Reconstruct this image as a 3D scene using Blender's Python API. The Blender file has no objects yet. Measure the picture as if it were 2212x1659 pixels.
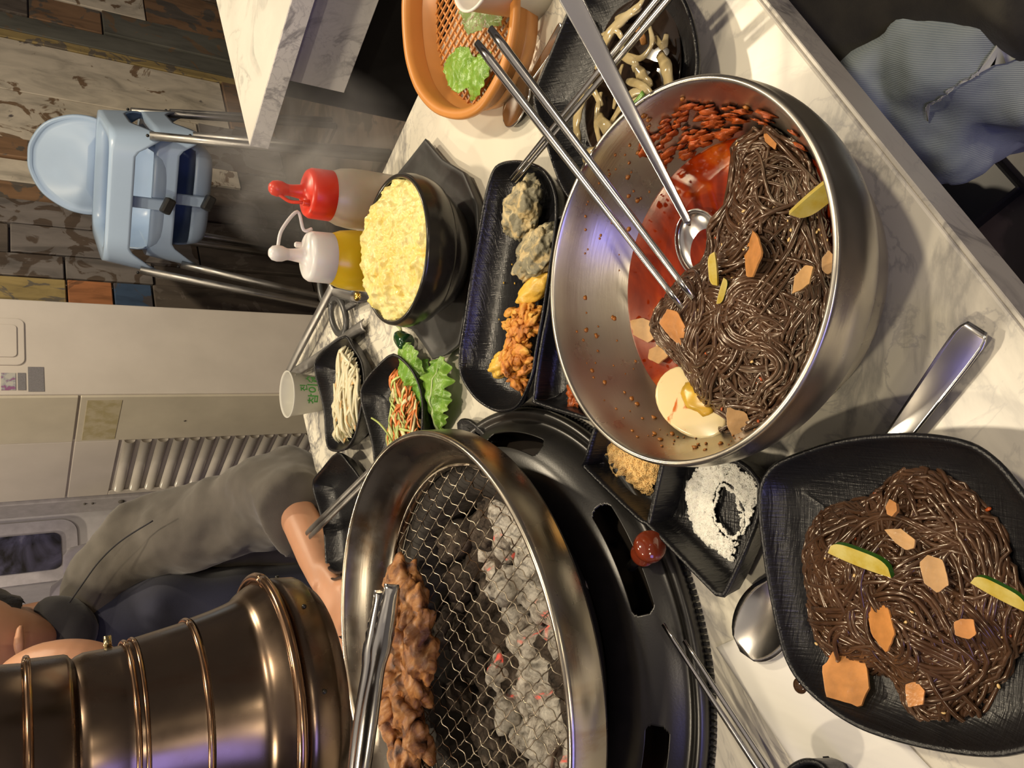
import bpy, bmesh, math, random
import numpy as np
from mathutils import Vector, Matrix, noise

# ------------------------------------------------------------------ camera, world, lights
TZ = 0.75                      # height of the table top above the floor
CH = 0.37                      # camera above the table top
F = 1650.0                     # focal length in pixels of a 2212 px wide frame
PITCH = math.radians(34.0)
scene = bpy.context.scene
col = scene.collection
cp, sp = math.cos(PITCH), math.sin(PITCH)
cam_d = bpy.data.cameras.new('camera')
cam_d.sensor_width = 36.0
cam_d.lens = 36.0 * F / 2212.0
cam_d.clip_start = 0.01
cam = bpy.data.objects.new('camera', cam_d)
col.objects.link(cam)
# the phone was held upright and the picture stored on its side
X = Vector((0, -sp, -cp)); Y = Vector((1, 0, 0)); Z = Vector((0, -cp, sp))
cam.matrix_world = Matrix(((X.x, Y.x, Z.x, 0), (X.y, Y.y, Z.y, 0), (X.z, Y.z, Z.z, TZ + CH), (0, 0, 0, 1)))
scene.camera = cam

w = bpy.data.worlds.new('room_air'); scene.world = w; w.use_nodes = True
w.node_tree.nodes['Background'].inputs[0].default_value = (0.86, 0.74, 0.66, 1)
w.node_tree.nodes['Background'].inputs[1].default_value = 0.13
vs = scene.view_settings
vs.view_transform = 'Standard'; vs.look = 'None'; vs.gamma = 1.0; vs.use_curve_mapping = False
vs.exposure = 0.0
scene.cycles.use_denoising = True
scene.cycles.max_bounces = 8
scene.cycles.sample_clamp_indirect = 6.0
scene.cycles.caustics_reflective = False
scene.cycles.caustics_refractive = False

def lamp(name, loc, target, size, power, color, shape='DISK', size_y=None):
    L = bpy.data.lights.new(name, 'AREA'); L.shape = shape; L.size = size
    if size_y: L.size_y = size_y
    L.energy = power; L.color = color
    o = bpy.data.objects.new(name, L); col.objects.link(o)
    o.location = loc
    o.rotation_euler = (Vector(target) - Vector(loc)).to_track_quat('-Z', 'Y').to_euler()
    return o
WARM = (1.0, 0.84, 0.60)
SPOTS = [(-0.15, 0.95, 8), (0.65, 0.10, 8), (-0.95, 0.15, 6), (1.1, 1.8, 17), (-0.9, 2.1, 10)]
for i, (lx, ly, pw) in enumerate(SPOTS):
    lamp('ceiling_downlight', (lx, ly, 2.42), (lx, ly, 0), 0.11, pw * 1.75, WARM)
lamp('overhead_fill_light', (0.2, 0.6, 2.45), (0.2, 0.6, 0), 3.2, 7, (1.0, 0.88, 0.76))  # wide soft fill added overhead so the metal has something to reflect
lamp('pendant_light', (-0.45, -2.1, 1.95), (0, .4, .8), 0.20, 9, WARM)
lamp('pendant_light', (0.55, -1.9, 2.05), (0.1, .4, .8), 0.14, 4, WARM)
# a blue-violet advertising screen behind the diner, to the left
lamp('violet_screen_light', (-1.15, -1.75, 1.42), (-0.1, 0.5, 0.85), 0.9, 9, (0.32, 0.30, 1.0), 'RECTANGLE', 0.6)

# ------------------------------------------------------------------ places on the table
AX = math.radians(34.5)
E1 = Vector((math.cos(AX), math.sin(AX), 0)); E2 = Vector((-math.sin(AX), math.cos(AX), 0))
CORNER = Vector((0.0227, 1.1407, 0))           # far corner of the table
def ray(x, y):
    u = (829.5 - y) / F; v = (x - 1106) / F
    return Vector((u, cp - sp * v, -sp - v * cp))
def at(x, y, z=0.0):
    d = ray(x, y); t = (z - CH) / d.z
    return Vector((d.x * t, d.y * t, TZ + z))
def T(a, b, z=0.0):
    p = CORNER + E1 * a + E2 * b; p.z = TZ + z; return p
def onb(x, y, b):
    d = ray(x, y); t = (b + CORNER.dot(E2)) / d.dot(E2)
    return Vector((d.x * t, d.y * t, TZ + CH + d.z * t))
def ona(x, y, a):
    d = ray(x, y); t = (a + CORNER.dot(E1)) / d.dot(E1)
    return Vector((d.x * t, d.y * t, TZ + CH + d.z * t))

# ------------------------------------------------------------------ objects
WO = {}
def thing(name, loc, label, cat, group=None):
    o = bpy.data.objects.new(name, None); col.objects.link(o)
    o.empty_display_size = 0.02; o.location = loc
    o['label'] = label; o['category'] = cat
    if group: o['group'] = group
    WO[o.name] = Vector(loc); return o
def O(name, geo, mat, parent=None, smooth=True, label=None, cat=None, group=None, kind=None, flat=False):
    V, Fc = geo[0], geo[1]
    V = [Vector(v) for v in V]
    if parent is not None: org = WO[parent.name]
    else:
        mn = Vector((min(v.x for v in V), min(v.y for v in V), min(v.z for v in V)))
        mx = Vector((max(v.x for v in V), max(v.y for v in V), max(v.z for v in V)))
        org = Vector(((mn.x + mx.x) / 2, (mn.y + mx.y) / 2, mn.z))
    me = bpy.data.meshes.new(name)
    me.from_pydata([tuple(v - org) for v in V], [], [tuple(f) for f in Fc])
    me.validate()
    if len(geo) > 2:                                     # material index per face
        ms = mat
        for m_ in ms: me.materials.append(m_)
        for p, k in zip(me.polygons, geo[2]): p.material_index = k
    else: me.materials.append(mat)
    if smooth: me.polygons.foreach_set('use_smooth', [True] * len(me.polygons))
    o = bpy.data.objects.new(name, me); col.objects.link(o)
    if parent is not None: o.parent = parent
    else: o.location = org
    WO[o.name] = org
    if label: o['label'] = label
    if cat: o['category'] = cat
    if group: o['group'] = group
    if kind: o['kind'] = kind
    return o
def bevel(o, wd, seg=2):
    m = o.modifiers.new('bevel', 'BEVEL'); m.width = wd; m.segments = seg; m.limit_method = 'ANGLE'; return o
def solid(o, t, off=0.0):
    m = o.modifiers.new('solid', 'SOLIDIFY'); m.thickness = t; m.offset = off; return o
def subd(o, n=1):
    m = o.modifiers.new('subd', 'SUBSURF'); m.levels = n; m.render_levels = n; return o

# ------------------------------------------------------------------ geometry makers: (verts, faces)
def join(*gs):
    V = []; Fc = []
    for g in gs:
        n = len(V); V += list(g[0]); Fc += [tuple(i + n for i in f) for f in g[1]]
    return V, Fc
def xf(g, M): return [M @ Vector(v) for v in g[0]], g[1]
def shift(g, p): return [Vector(v) + Vector(p) for v in g[0]], g[1]
def box(cx, cy, cz, sx, sy, sz, R=None):
    V = [Vector((x * sx / 2, y * sy / 2, z * sz / 2)) for x in (-1, 1) for y in (-1, 1) for z in (-1, 1)]
    if R is not None: V = [R @ v for v in V]
    V = [v + Vector((cx, cy, cz)) for v in V]
    return V, [(0, 1, 3, 2), (4, 6, 7, 5), (0, 4, 5, 1), (2, 3, 7, 6), (0, 2, 6, 4), (1, 5, 7, 3)]
def tbox(a0, a1, b0, b1, z0, z1):
    P = [T(a, b, z) for a in (a0, a1) for b in (b0, b1) for z in (z0, z1)]
    return P, [(0, 1, 3, 2), (4, 6, 7, 5), (0, 4, 5, 1), (2, 3, 7, 6), (0, 2, 6, 4), (1, 5, 7, 3)]
def prism(P, z0, z1):
    n = len(P)
    V = [Vector((p[0], p[1], z0)) for p in P] + [Vector((p[0], p[1], z1)) for p in P]
    return V, [tuple(range(n))[::-1], tuple(range(n, 2 * n))] + [(i, (i + 1) % n, n + (i + 1) % n, n + i) for i in range(n)]
def lathe(prof, n=48, c=(0, 0, 0), R=None, a0=0.0):
    V = []; Fc = []; m = len(prof)
    for j in range(n):
        a = a0 + 2 * math.pi * j / n
        for r, z in prof:
            v = Vector((r * math.cos(a), r * math.sin(a), z))
            if R is not None: v = R @ v
            V.append(v + Vector(c))
    for j in range(n):
        k = (j + 1) % n
        for i in range(m - 1):
            Fc.append((j * m + i, k * m + i, k * m + i + 1, j * m + i + 1))
    return V, Fc
def frames(P):
    P = [Vector(p) for p in P]; n = len(P); out = []
    up = Vector((0, 0, 1))
    for i in range(n):
        t = (P[min(i + 1, n - 1)] - P[max(i - 1, 0)])
        t = t.normalized() if t.length > 1e-9 else Vector((0, 0, 1))
        if i == 0:
            s = t.cross(up)
            if s.length < 1e-3: s = t.cross(Vector((1, 0, 0)))
        else:
            s = s - t * s.dot(t)
            if s.length < 1e-6: s = t.cross(Vector((1, 0, 0)))
        s.normalize(); out.append((P[i], t, s, s.cross(t).normalized()))
    return out
def tube(P, r, k=8, flat=1.0, caps=True):
    n = len(P); V = []; Fc = []
    for i, (p, t, s, u) in enumerate(frames(P)):
        ri = r[i] if isinstance(r, (list, tuple)) else r
        rx, ry = ri if isinstance(ri, (list, tuple)) else (ri, ri * flat)
        for j in range(k):
            a = 2 * math.pi * j / k
            V.append(p + s * (rx * math.cos(a)) + u * (ry * math.sin(a)))
    for i in range(n - 1):
        for j in range(k):
            Fc.append((i * k + j, i * k + (j + 1) % k, (i + 1) * k + (j + 1) % k, (i + 1) * k + j))
    if caps: Fc += [tuple(range(k))[::-1], tuple(range((n - 1) * k, n * k))]
    return V, Fc
def cr(P, n=8, closed=False):
    P = [Vector(p) for p in P]; m = len(P); out = []
    for i in range(m if closed else m - 1):
        g = (lambda k: P[k % m]) if closed else (lambda k: P[max(0, min(m - 1, k))])
        p0, p1, p2, p3 = g(i - 1), g(i), g(i + 1), g(i + 2)
        for j in range(n):
            t = j / n
            out.append(0.5 * ((2 * p1) + (p2 - p0) * t + (2 * p0 - 5 * p1 + 4 * p2 - p3) * t * t + (3 * p1 - p0 - 3 * p2 + p3) * t ** 3))
    if not closed: out.append(P[-1])
    return out
def resample(P, n):
    P = [Vector(p) for p in P]; m = len(P)
    L = [0]
    for i in range(m): L.append(L[-1] + (P[(i + 1) % m] - P[i]).length)
    out = []; k = 0
    for j in range(n):
        s = L[-1] * j / n
        while L[k + 1] < s: k += 1
        f = (s - L[k]) / max(1e-9, L[k + 1] - L[k])
        out.append(P[k % m].lerp(P[(k + 1) % m], f))
    return out
def loft(outline, prof, rimz=None, close=True, n=96):
    """outline: closed list of points; prof: (inset, z) from the inner centre out over the rim and under; rimz(i, p) bends the rim"""
    P = resample([Vector((p[0], p[1], 0)) for p in outline], n)
    area = sum(P[i].x * P[(i + 1) % n].y - P[(i + 1) % n].x * P[i].y for i in range(n))
    if area < 0: P.reverse()
    N = []
    for i in range(n):
        t = (P[(i + 1) % n] - P[i - 1]).normalized(); N.append(Vector((-t.y, t.x, 0)))
    c = sum(P, Vector()) / n
    V = []; Fc = []
    zmax = max(z for d, z in prof)
    for d, z in prof:
        ring = [p + nn * d for p, nn in zip(P, N)]
        if d > 0.004:
            for _ in range(int(3 + d * 500)): ring = [(ring[i - 1] + ring[i] * 2 + ring[(i + 1) % n]) / 4 for i in range(n)]
        for i, q in enumerate(ring):
            zz = z
            if rimz: zz = z + rimz(P[i] - c) * (z / zmax) ** 1.5
            V.append(Vector((q.x, q.y, TZ + zz)))
    m = len(prof)
    for k in range(m - 1):
        for i in range(n):
            j = (i + 1) % n
            Fc.append((k * n + i, (k + 1) * n + i, (k + 1) * n + j, k * n + j))
    if close:
        Fc.append(tuple(range(n))); Fc.append(tuple(range((m - 1) * n, m * n))[::-1])
    return V, Fc
def blob(seed, size, amp=0.25, freq=1.6, sub=3, loc=(0, 0, 0), rot=None, amp2=0.0, f2=6.0):
    bm = bmesh.new(); bmesh.ops.create_icosphere(bm, subdivisions=sub, radius=1.0)
    off = Vector((seed * 7.13, seed * 3.71, seed * 1.9)); V = []
    for v in bm.verts:
        d = 1 + amp * noise.noise(v.co * freq + off) * 2 + amp2 * noise.noise(v.co * f2 + off) * 2
        q = Vector((v.co.x * d * size[0], v.co.y * d * size[1], v.co.z * d * size[2]))
        V.append(q)
    Fc = [tuple(x.index for x in f.verts) for f in bm.faces]; bm.free()
    R = rot if rot is not None else Matrix.Identity(3)
    return [R @ v + Vector(loc) for v in V], Fc
def euler(x, y, z):
    from mathutils import Euler
    return Euler((x, y, z)).to_matrix()
def inside(p, poly):
    c = False; n = len(poly); j = n - 1
    for i in range(n):
        a, b = poly[i], poly[j]
        if (a[1] > p[1]) != (b[1] > p[1]) and p[0] < (b[0] - a[0]) * (p[1] - a[1]) / (b[1] - a[1]) + a[0]: c = not c
        j = i
    return c
def edge_dist(p, poly):
    best = 9; n = len(poly); p = Vector((p[0], p[1]))
    for i in range(n):
        a = Vector(poly[i][:2]); b = Vector(poly[(i + 1) % n][:2]); ab = b - a
        t = max(0, min(1, (p - a).dot(ab) / max(1e-12, ab.dot(ab)))); best = min(best, (p - a - ab * t).length)
    return best
def pxpoly(pts, z, n=6): return [(p.x, p.y) for p in cr([at(x, y, z) for x, y in pts], n, True)]

# ------------------------------------------------------------------ materials
class NT:
    def __init__(s, name):
        s.m = bpy.data.materials.new(name); s.m.use_nodes = True; s.t = s.m.node_tree
        s.b = s.t.nodes['Principled BSDF']; s.out = s.t.nodes['Material Output']
        s.tc = s.t.nodes.new('ShaderNodeTexCoord')
    def n(s, ty, **k):
        nd = s.t.nodes.new('ShaderNode' + ty)
        for a, v in k.items():
            if a in nd.inputs: nd.inputs[a].default_value = v
            else: setattr(nd, a, v)
        return nd
    def l(s, a, b): s.t.links.new(a, b)
    def co(s, scale=(1, 1, 1), which='Object', rot=(0, 0, 0)):
        mp = s.n('Mapping'); mp.inputs['Scale'].default_value = scale; mp.inputs['Rotation'].default_value = rot
        s.l(s.tc.outputs[which], mp.inputs[0]); return mp.outputs[0]
    def noise(s, scale, detail=4, dist=0.0, co=None, rough=0.55):
        nd = s.n('TexNoise'); nd.inputs['Scale'].default_value = scale; nd.inputs['Detail'].default_value = detail
        nd.inputs['Distortion'].default_value = dist; nd.inputs['Roughness'].default_value = rough
        s.l(co if co is not None else s.co(), nd.inputs['Vector']); return nd.outputs['Fac']
    def ramp(s, fac, stops, interp='LINEAR'):
        r = s.n('ValToRGB'); cr_ = r.color_ramp; cr_.interpolation = interp
        while len(cr_.elements) < len(stops): cr_.elements.new(0.5)
        for e, (p, c) in zip(cr_.elements, stops):
            e.position = p; e.color = (c[0], c[1], c[2], 1) if isinstance(c, (tuple, list)) else (c, c, c, 1)
        s.l(fac, r.inputs[0]); return r.outputs[0]
    def mix(s, fac, a, b, mode='MIX'):
        m = s.n('MixRGB'); m.blend_type = mode
        for inp, v in ((m.inputs[0], fac), (m.inputs[1], a), (m.inputs[2], b)):
            if hasattr(v, 'type') or hasattr(v, 'is_linked'): s.l(v, inp)
            elif isinstance(v, (int, float)): inp.default_value = v
            else: inp.default_value = (v[0], v[1], v[2], 1)
        return m.outputs[0]
    def set(s, **k):
        for a, v in k.items():
            i = s.b.inputs[a.replace('_', ' ')]
            if hasattr(v, 'is_linked'): s.l(v, i)
            elif isinstance(v, (tuple, list)) and len(v) == 3 and i.type == 'RGBA': i.default_value = (*v, 1)
            else: i.default_value = v
        return s
    def bump(s, h, strength=0.3, dist=0.001):
        b = s.n('Bump'); b.inputs['Strength'].default_value = strength; b.inputs['Distance'].default_value = dist
        s.l(h, b.inputs['Height']); s.l(b.outputs[0], s.b.inputs['Normal']); return s
def simple(name, c, rough=0.5, metal=0.0, var=0.12, scale=40, bump=0.0, bd=0.0005, bs=None, **k):
    t = NT(name); f = t.noise(scale)
    d = tuple(x * (1 - var) for x in c); e = tuple(min(1, x * (1 + var)) for x in c)
    t.set(Base_Color=t.ramp(f, [(0.3, d), (0.7, e)]), Roughness=rough, Metallic=metal, **k)
    if bump: t.bump(t.noise(bs or scale * 3), bump, bd)
    return t.m
def steel(name, c=(0.62, 0.60, 0.57), rough=0.22, brush=(1, 1, 1), bscale=300, bstr=0.08, stain=None):
    t = NT(name)
    f = t.noise(6, 6); base = t.ramp(f, [(0.3, tuple(x * .9 for x in c)), (0.7, c)])
    if stain:
        g = t.noise(stain[1], 6, 1.0); base = t.mix(t.ramp(g, [(stain[2], 0), (stain[2] + .12, 1)]), base, stain[0])
    t.set(Base_Color=base, Metallic=1.0, Roughness=t.ramp(t.noise(25, 5), [(0.3, rough * .75), (0.7, rough * 1.3)]))
    t.bump(t.noise(bscale, 3, co=t.co(brush)), bstr, 0.0004); return t.m

def m_marble(name, tint=(0.76, 0.72, 0.61), vein=(0.17, 0.165, 0.17), s=1.0):
    t = NT(name)
    co = t.co((s, s, s))
    a = t.noise(5, 8, 1.6, co); v1 = t.ramp(a, [(0.455, 0), (0.493, 1), (0.508, .5), (0.56, 0)])
    b = t.noise(2.2, 5, 0.6, co); msk = t.ramp(b, [(0.42, 0), (0.56, 1)])
    c = t.noise(14, 8, 2.2, co); v2 = t.ramp(c, [(0.47, 0), (0.5, .7), (0.525, 0)])
    cloud = t.ramp(t.noise(3.2, 6, .8, co), [(0.42, tint), (0.78, tuple(x * .80 for x in tint))])
    f = t.mix(1.0, v1, msk, 'MULTIPLY'); f2 = t.mix(1.0, v2, msk, 'MULTIPLY')
    r = t.mix(f, cloud, vein); r = t.mix(f2, r, tuple(x * 1.4 for x in vein))
    t.set(Base_Color=r, Roughness=0.30, Specular_IOR_Level=0.5)
    t.bump(t.noise(500, 2), 0.03, 0.0003); return t.m
M = {}
M['marble'] = m_marble('white_marble_laminate')
M['marble2'] = m_marble('grey_marble_laminate', (0.72, 0.70, 0.70), (0.30, 0.29, 0.31), 1.4)
M['edge'] = m_marble('marble_edge_band', (0.58, 0.55, 0.48), (0.22, 0.21, 0.2), 1.6)
def m_black(name, rough=0.28, c=(0.010, 0.010, 0.012)):
    t = NT(name)
    a = t.noise(60, 3, co=t.co((1, 14, 1))); b = t.noise(60, 3, co=t.co((14, 1, 1)))
    t.set(Base_Color=t.ramp(t.noise(12), [(0.3, tuple(x * .6 for x in c)), (0.7, tuple(x * 1.0 for x in c))]),
          Roughness=t.ramp(t.noise(30, 4), [(0.3, rough * .8), (0.7, rough * 1.35)]), Specular_IOR_Level=0.5)
    t.bump(t.mix(0.5, a, b), 0.6, 0.0012); return t.m
M['black'] = m_black('black_melamine')
M['black_gloss'] = m_black('black_glossy_melamine', 0.2)
M['pan'] = simple('black_enamel_pan', (0.010, 0.009, 0.008), 0.33, 0.0, 0.3, 60, 0.12, 0.0004, 700, Specular_IOR_Level=0.8)
M['stone'] = simple('black_glazed_stoneware', (0.022, 0.020, 0.016), 0.22, 0, 0.3, 50, 0.1, 0.0004, 120)
M['trivet'] = simple('charcoal_grey_trivet', (0.035, 0.035, 0.035), 0.5, 0, 0.25, 60, 0.2, 0.0005)
M['steel'] = steel('brushed_steel')
M['bowl_steel'] = steel('spun_steel_bowl', (0.60, 0.56, 0.49), 0.30, (1, 1, 12), 60, 0.12)
M['cutlery'] = steel('polished_cutlery_steel', (0.66, 0.65, 0.64), 0.16, (1, 1, 1), 90, 0.05)
M['ring_steel'] = steel('heat_stained_steel', (0.42, 0.38, 0.32), 0.27, (1, 1, 14), 60, 0.10, ((0.22, 0.12, 0.05), 7, 0.60))
M['wire'] = steel('grate_wire', (0.50, 0.44, 0.36), 0.3, (1, 1, 1), 200, 0.1, ((0.06, 0.035, 0.02), 22, 0.50))
M['copper'] = steel('bronze_hood_metal', (0.20, 0.145, 0.105), 0.25, (1, 1, 1), 40, 0.05, ((0.17, 0.10, 0.065), 9, 0.52))
M['copper_trim'] = steel('polished_copper_trim', (0.42, 0.26, 0.16), 0.2, (1, 1, 1), 40, 0.05)
M['rod'] = steel('grey_metal_tube', (0.34, 0.33, 0.32), 0.42)
# ------------------------------------------------------------------ the setting
def weathered(name, base, patch, thr, sc=6, streak=(1, 1, .25), dark=None, rough=0.65):
    t = NT(name); co = t.co(streak)
    g = t.noise(sc * 2.5, 8, .8, co); f = t.noise(sc, 6, 1.5)
    c = t.ramp(g, [(0.32, tuple(x * .62 for x in base)), (0.5, base), (0.72, tuple(min(1, x * 1.25) for x in base))])
    c = t.mix(t.ramp(f, [(thr, 0), (thr + .03, 1)]), c, t.ramp(g, [(.35, tuple(x * .6 for x in patch)), (.65, patch)]))
    if dark: c = t.mix(t.ramp(t.noise(sc * 1.7, 6, .5), [(.66, 0), (.7, 1)]), c, dark)
    t.set(Base_Color=c, Roughness=rough); t.bump(g, .25, .002); return t.m
W = {
 'cream': weathered('cream_peeling_paint', (0.64, 0.58, 0.48), (0.26, 0.17, 0.10), 0.60, 5, (1, 1, .4), (0.12, 0.10, 0.10)),
 'brown': weathered('ochre_brown_board', (0.24, 0.14, 0.075), (0.14, 0.12, 0.10), 0.55, 7),
 'grey': weathered('grey_weathered_board', (0.19, 0.17, 0.16), (0.11, 0.08, 0.06), 0.52, 7),
 'dark': weathered('dark_weathered_shaded_board', (0.11, 0.09, 0.075), (0.20, 0.17, 0.15), 0.58, 8),  # low on the wall this tone is shade put into the board colour
 'green': weathered('green_grey_board', (0.13, 0.13, 0.11), (0.22, 0.15, 0.09), 0.6, 6),
 'yellow': weathered('faded_yellow_board', (0.36, 0.27, 0.11), (0.2, 0.17, 0.13), 0.55, 9),
 'orange': weathered('orange_brick_board', (0.42, 0.17, 0.07), (0.3, 0.13, 0.06), 0.6, 12),
 'blue': weathered('blue_painted_board', (0.05, 0.09, 0.17), (0.1, 0.09, 0.1), 0.58, 9),
}
m_floor = weathered('dark_floor_planks', (0.13, 0.10, 0.08), (0.09, 0.075, 0.06), 0.5, 4, (.25, 1, 1), rough=.4)
m_plain = simple('warm_grey_plaster', (0.30, 0.27, 0.25), 0.8, var=.06, scale=5)
m_navy = simple('dark_navy_partition', (0.03, 0.03, 0.06), 0.6, var=.3, scale=4)
O('floor', tbox(-3.4, 3.8, -2.6, 4.0, -TZ - .05, -TZ), m_floor, kind='structure', smooth=False)
O('ceiling', tbox(-3.4, 3.8, -2.6, 4.0, 1.75, 1.80), m_plain, kind='structure', smooth=False)
BW = 1.45
wb = O('wall_back', tbox(1.12, 3.8, BW + .03, BW + .13, -TZ, 1.75), m_plain, kind='structure', smooth=False)
O('wall_far', tbox(-3.4, 1.0, 3.3, 3.4, -TZ, 1.75), m_navy, kind='structure', smooth=False)
O('wall_alcove', tbox(1.00, 1.12, 1.10 + .62, 1.10 + .70, -TZ, 1.75), m_plain, kind='structure', smooth=False)
def ya(y, x=0): return (onb(x, y, BW) - CORNER).dot(E1)
def xz(x, y): return onb(x, y, BW).z - TZ
rnd = random.Random(5)
cols = [
 (668, 596, [(1.7, 'yellow'), (xz(145, 640), 'orange'), (xz(245, 640), 'blue'), (xz(330, 640), 'dark')]),
 (596, 545, [(1.7, 'grey'), (xz(140, 590), 'grey'), (xz(330, 590), 'dark')]),
 (545, 482, [(1.7, 'dark'), (xz(20, 500), 'grey'), (xz(420, 500), 'dark')]),
 (482, 428, [(1.7, 'grey'), (xz(260, 470), 'dark')]),
 (428, 388, [(1.7, 'cream'), (xz(-60, 400), 'brown'), (xz(330, 400), 'dark')]),
 (388, 338, [(1.7, 'brown'), (xz(-30, 360), 'cream'), (xz(300, 360), 'dark')]),
 (338, 296, [(1.7, 'grey'), (xz(-80, 310), 'brown'), (xz(150, 310), 'cream'), (xz(500, 310), 'dark')]),
 (296, 190, [(1.7, 'brown'), (xz(-60, 240), 'cream'), (xz(420, 240), 'grey')]),
 (190, 78, [(1.7, 'grey'), (xz(-40, 150), 'cream'), (xz(470, 150), 'brown')]),
 (78, 60, [(1.7, 'yellow')]),
 (60, 24, [(1.7, 'green'), (xz(560, 50), 'dark')]),
 (24, -28, [(1.7, 'dark'), (xz(60, 0), 'brown'), (xz(215, 0), 'green')]),
 (-28, -115, [(1.7, 'brown'), (xz(20, -60), 'cream'), (xz(300, -60), 'brown'), (xz(470, -60), 'dark')]),
 (-115, -200, [(1.7, 'cream'), (xz(200, -160), 'grey')]),
 (-200, -290, [(1.7, 'grey'), (xz(200, -240), 'brown')]),
 (-290, -380, [(1.7, 'brown'), (xz(100, -340), 'cream')]),
]
for y0, y1, segs in cols:
    a0, a1 = ya(y0), ya(y1)
    for k, (zt, mt) in enumerate(segs):
        zb = segs[k + 1][0] if k + 1 < len(segs) else -TZ
        pr = rnd.uniform(0.0, .012)
        bevel(O('plank', tbox(a0 + .003, a1 - .003, BW - pr, BW + .03, zb + .003, zt - .003), W[mt], wb, smooth=False), .003, 1)

# ------------------------------------------------------------------ air conditioner cabinet
m_ivory = simple('ivory_painted_metal', (0.64, 0.59, 0.54), 0.42, 0, .06, 6, .05, .001, 200)
m_ivory2 = simple('yellowed_ivory_plastic', (0.60, 0.55, 0.45), 0.45, 0, .08, 8, .05, .001, 200)
m_ivory3 = simple('glossy_ivory_slats', (0.60, 0.56, 0.50), 0.22, 0, .05, 8)
m_gap = simple('dark_joint', (0.10, 0.09, 0.08), 0.7)
a0, b0 = 0.692, 1.10
ac = thing('refrigerator', T(a0 + .17, b0 + .3, -TZ), 'tall ivory refrigeration cabinet with louvred side standing against the board wall', 'cabinet')
bevel(O('body', join(tbox(a0 + .002, a0 + .335, b0, b0 + .62, -TZ, .60)), m_ivory, ac, smooth=False), .006)
# front: raised pad with rounded corners and an inner pad
def rrect(cx, cy, w_, h_, r, n=6):
    P = []
    for sx, sy, s0 in ((1, 1, 0), (-1, 1, 90), (-1, -1, 180), (1, -1, 270)):
        for k in range(n + 1):
            a = math.radians(s0 + 90 * k / n)
            P.append((cx + sx * (w_ / 2 - r) + r * math.cos(a), cy + sy * (h_ / 2 - r) + r * math.sin(a)))
    return P
def face_b(P, b, t, zb=0):      # outline in (a, z), standing out by t towards -b
    n = len(P); V = [T(a, b, z) for a, z in P] + [T(a, b - t, z) for a, z in P]
    return V, [tuple(range(n)), tuple(range(n, 2 * n))[::-1]] + [(i, n + i, n + (i + 1) % n, (i + 1) % n) for i in range(n)]
p0 = onb(52, 690, b0); p1 = onb(52, 790, b0)
pa0 = (p1 - CORNER).dot(E1); pa1 = (p0 - CORNER).dot(E1); pz = p0.z - TZ
cx_, w_ = (pa0 + pa1) / 2, pa1 - pa0
pad = O('raised_panel', face_b(rrect(cx_, pz + .10, w_, .20, .02), b0, .004), m_ivory, ac, smooth=False); bevel(pad, .002)
bevel(O('inner_panel', face_b(rrect(cx_, pz + .118, w_ - .05, .20, .012), b0 - .004, .003), m_ivory, ac, smooth=False), .002)
m_lab = simple('grey_data_plate', (0.28, 0.27, 0.29), 0.4, .3, .12, 300)
m_sti = NT('pictorial_sticker'); 
m_sti.set(Base_Color=m_sti.ramp(m_sti.noise(55, 3), [(.42, (.50, .50, .47)), (.52, (.33, .33, .38)), (.58, (.30, .13, .27))]), Roughness=.4); m_sti = m_sti.m
def lab(nm, q0, q1, m):
    A = onb(*q0, b0); B = onb(*q1, b0); aa, ab = (A - CORNER).dot(E1), (B - CORNER).dot(E1)
    O(nm, face_b([(aa, A.z - TZ), (ab, A.z - TZ), (ab, B.z - TZ), (aa, B.z - TZ)], b0, .0015), m, ac, smooth=False)
lab('data_plate', (60, 793), (96, 846), m_lab)
lab('sticker', (2, 806), (34, 843), m_sti); lab('sticker', (38, 806), (56, 843), m_lab)
# side facing the room: upper and lower skins with a joint, then louvre slats
zj = 0.178
bevel(O('upper_side_panel', tbox(a0 - .006, a0 + .002, b0 + .004, b0 + .245, zj + .003, .60), m_ivory2, ac, smooth=False), .002)
bevel(O('lower_side_panel', tbox(a0 - .006, a0 + .002, b0 + .004, b0 + .245, -TZ + .02, zj - .003), m_ivory2, ac, smooth=False), .002)
bevel(O('upper_rear_panel', tbox(a0 - .004, a0 + .002, b0 + .25, b0 + .61, zj + .003, .60), m_ivory, ac, smooth=False), .002)
bevel(O('louvre_frame', join(tbox(a0 - .004, a0 + .002, b0 + .25, b0 + .61, .055, zj - .003), tbox(a0 - .004, a0 + .002, b0 + .585, b0 + .61, -TZ + .02, .055)), m_ivory, ac, smooth=False), .002)
for k in range(15):
    z0 = .045 - k * .048
    V = []; n = 7
    for bb in (b0 + .255, b0 + .58):
        for i in range(n):
            a = math.pi * i / (n - 1)
            V.append(T(a0 - .013 * math.sin(a), bb, z0 - .016 * math.cos(a) - .02))
    Fc = [(i, i + 1, n + i + 1, n + i) for i in range(n - 1)] + [tuple(range(n)), tuple(range(n, 2 * n))[::-1]]
    O('slat', (V, Fc), m_ivory3, ac)
bevel(O('rear_rail', tbox(a0 - .01, a0 + .06, b0 + .625, b0 + .72, -TZ + .02, .60), simple('lilac_grey_rail', (.40, .38, .40), .35), ac, smooth=False), .003)
for x, y in ((200, 1087), (183, 1088), (262, 1083)):
    q = ona(x, y, a0 - .011); r = .004 if x != 262 else .010
    O('rivet', lathe([(0, 0), (r, 0), (r, .003), (0, .004)], 12, q, Matrix.Rotation(AX, 3, 'Z') @ Matrix.Rotation(-math.pi / 2, 3, 'Y')), m_gap, ac)
O('screw', lathe([(0, 0), (.003, 0), (.003, .002), (0, .003)], 10, ona(399, 909, a0 - .0065), Matrix.Rotation(AX, 3, 'Z') @ Matrix.Rotation(-math.pi / 2, 3, 'Y')), m_gap, ac)
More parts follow.
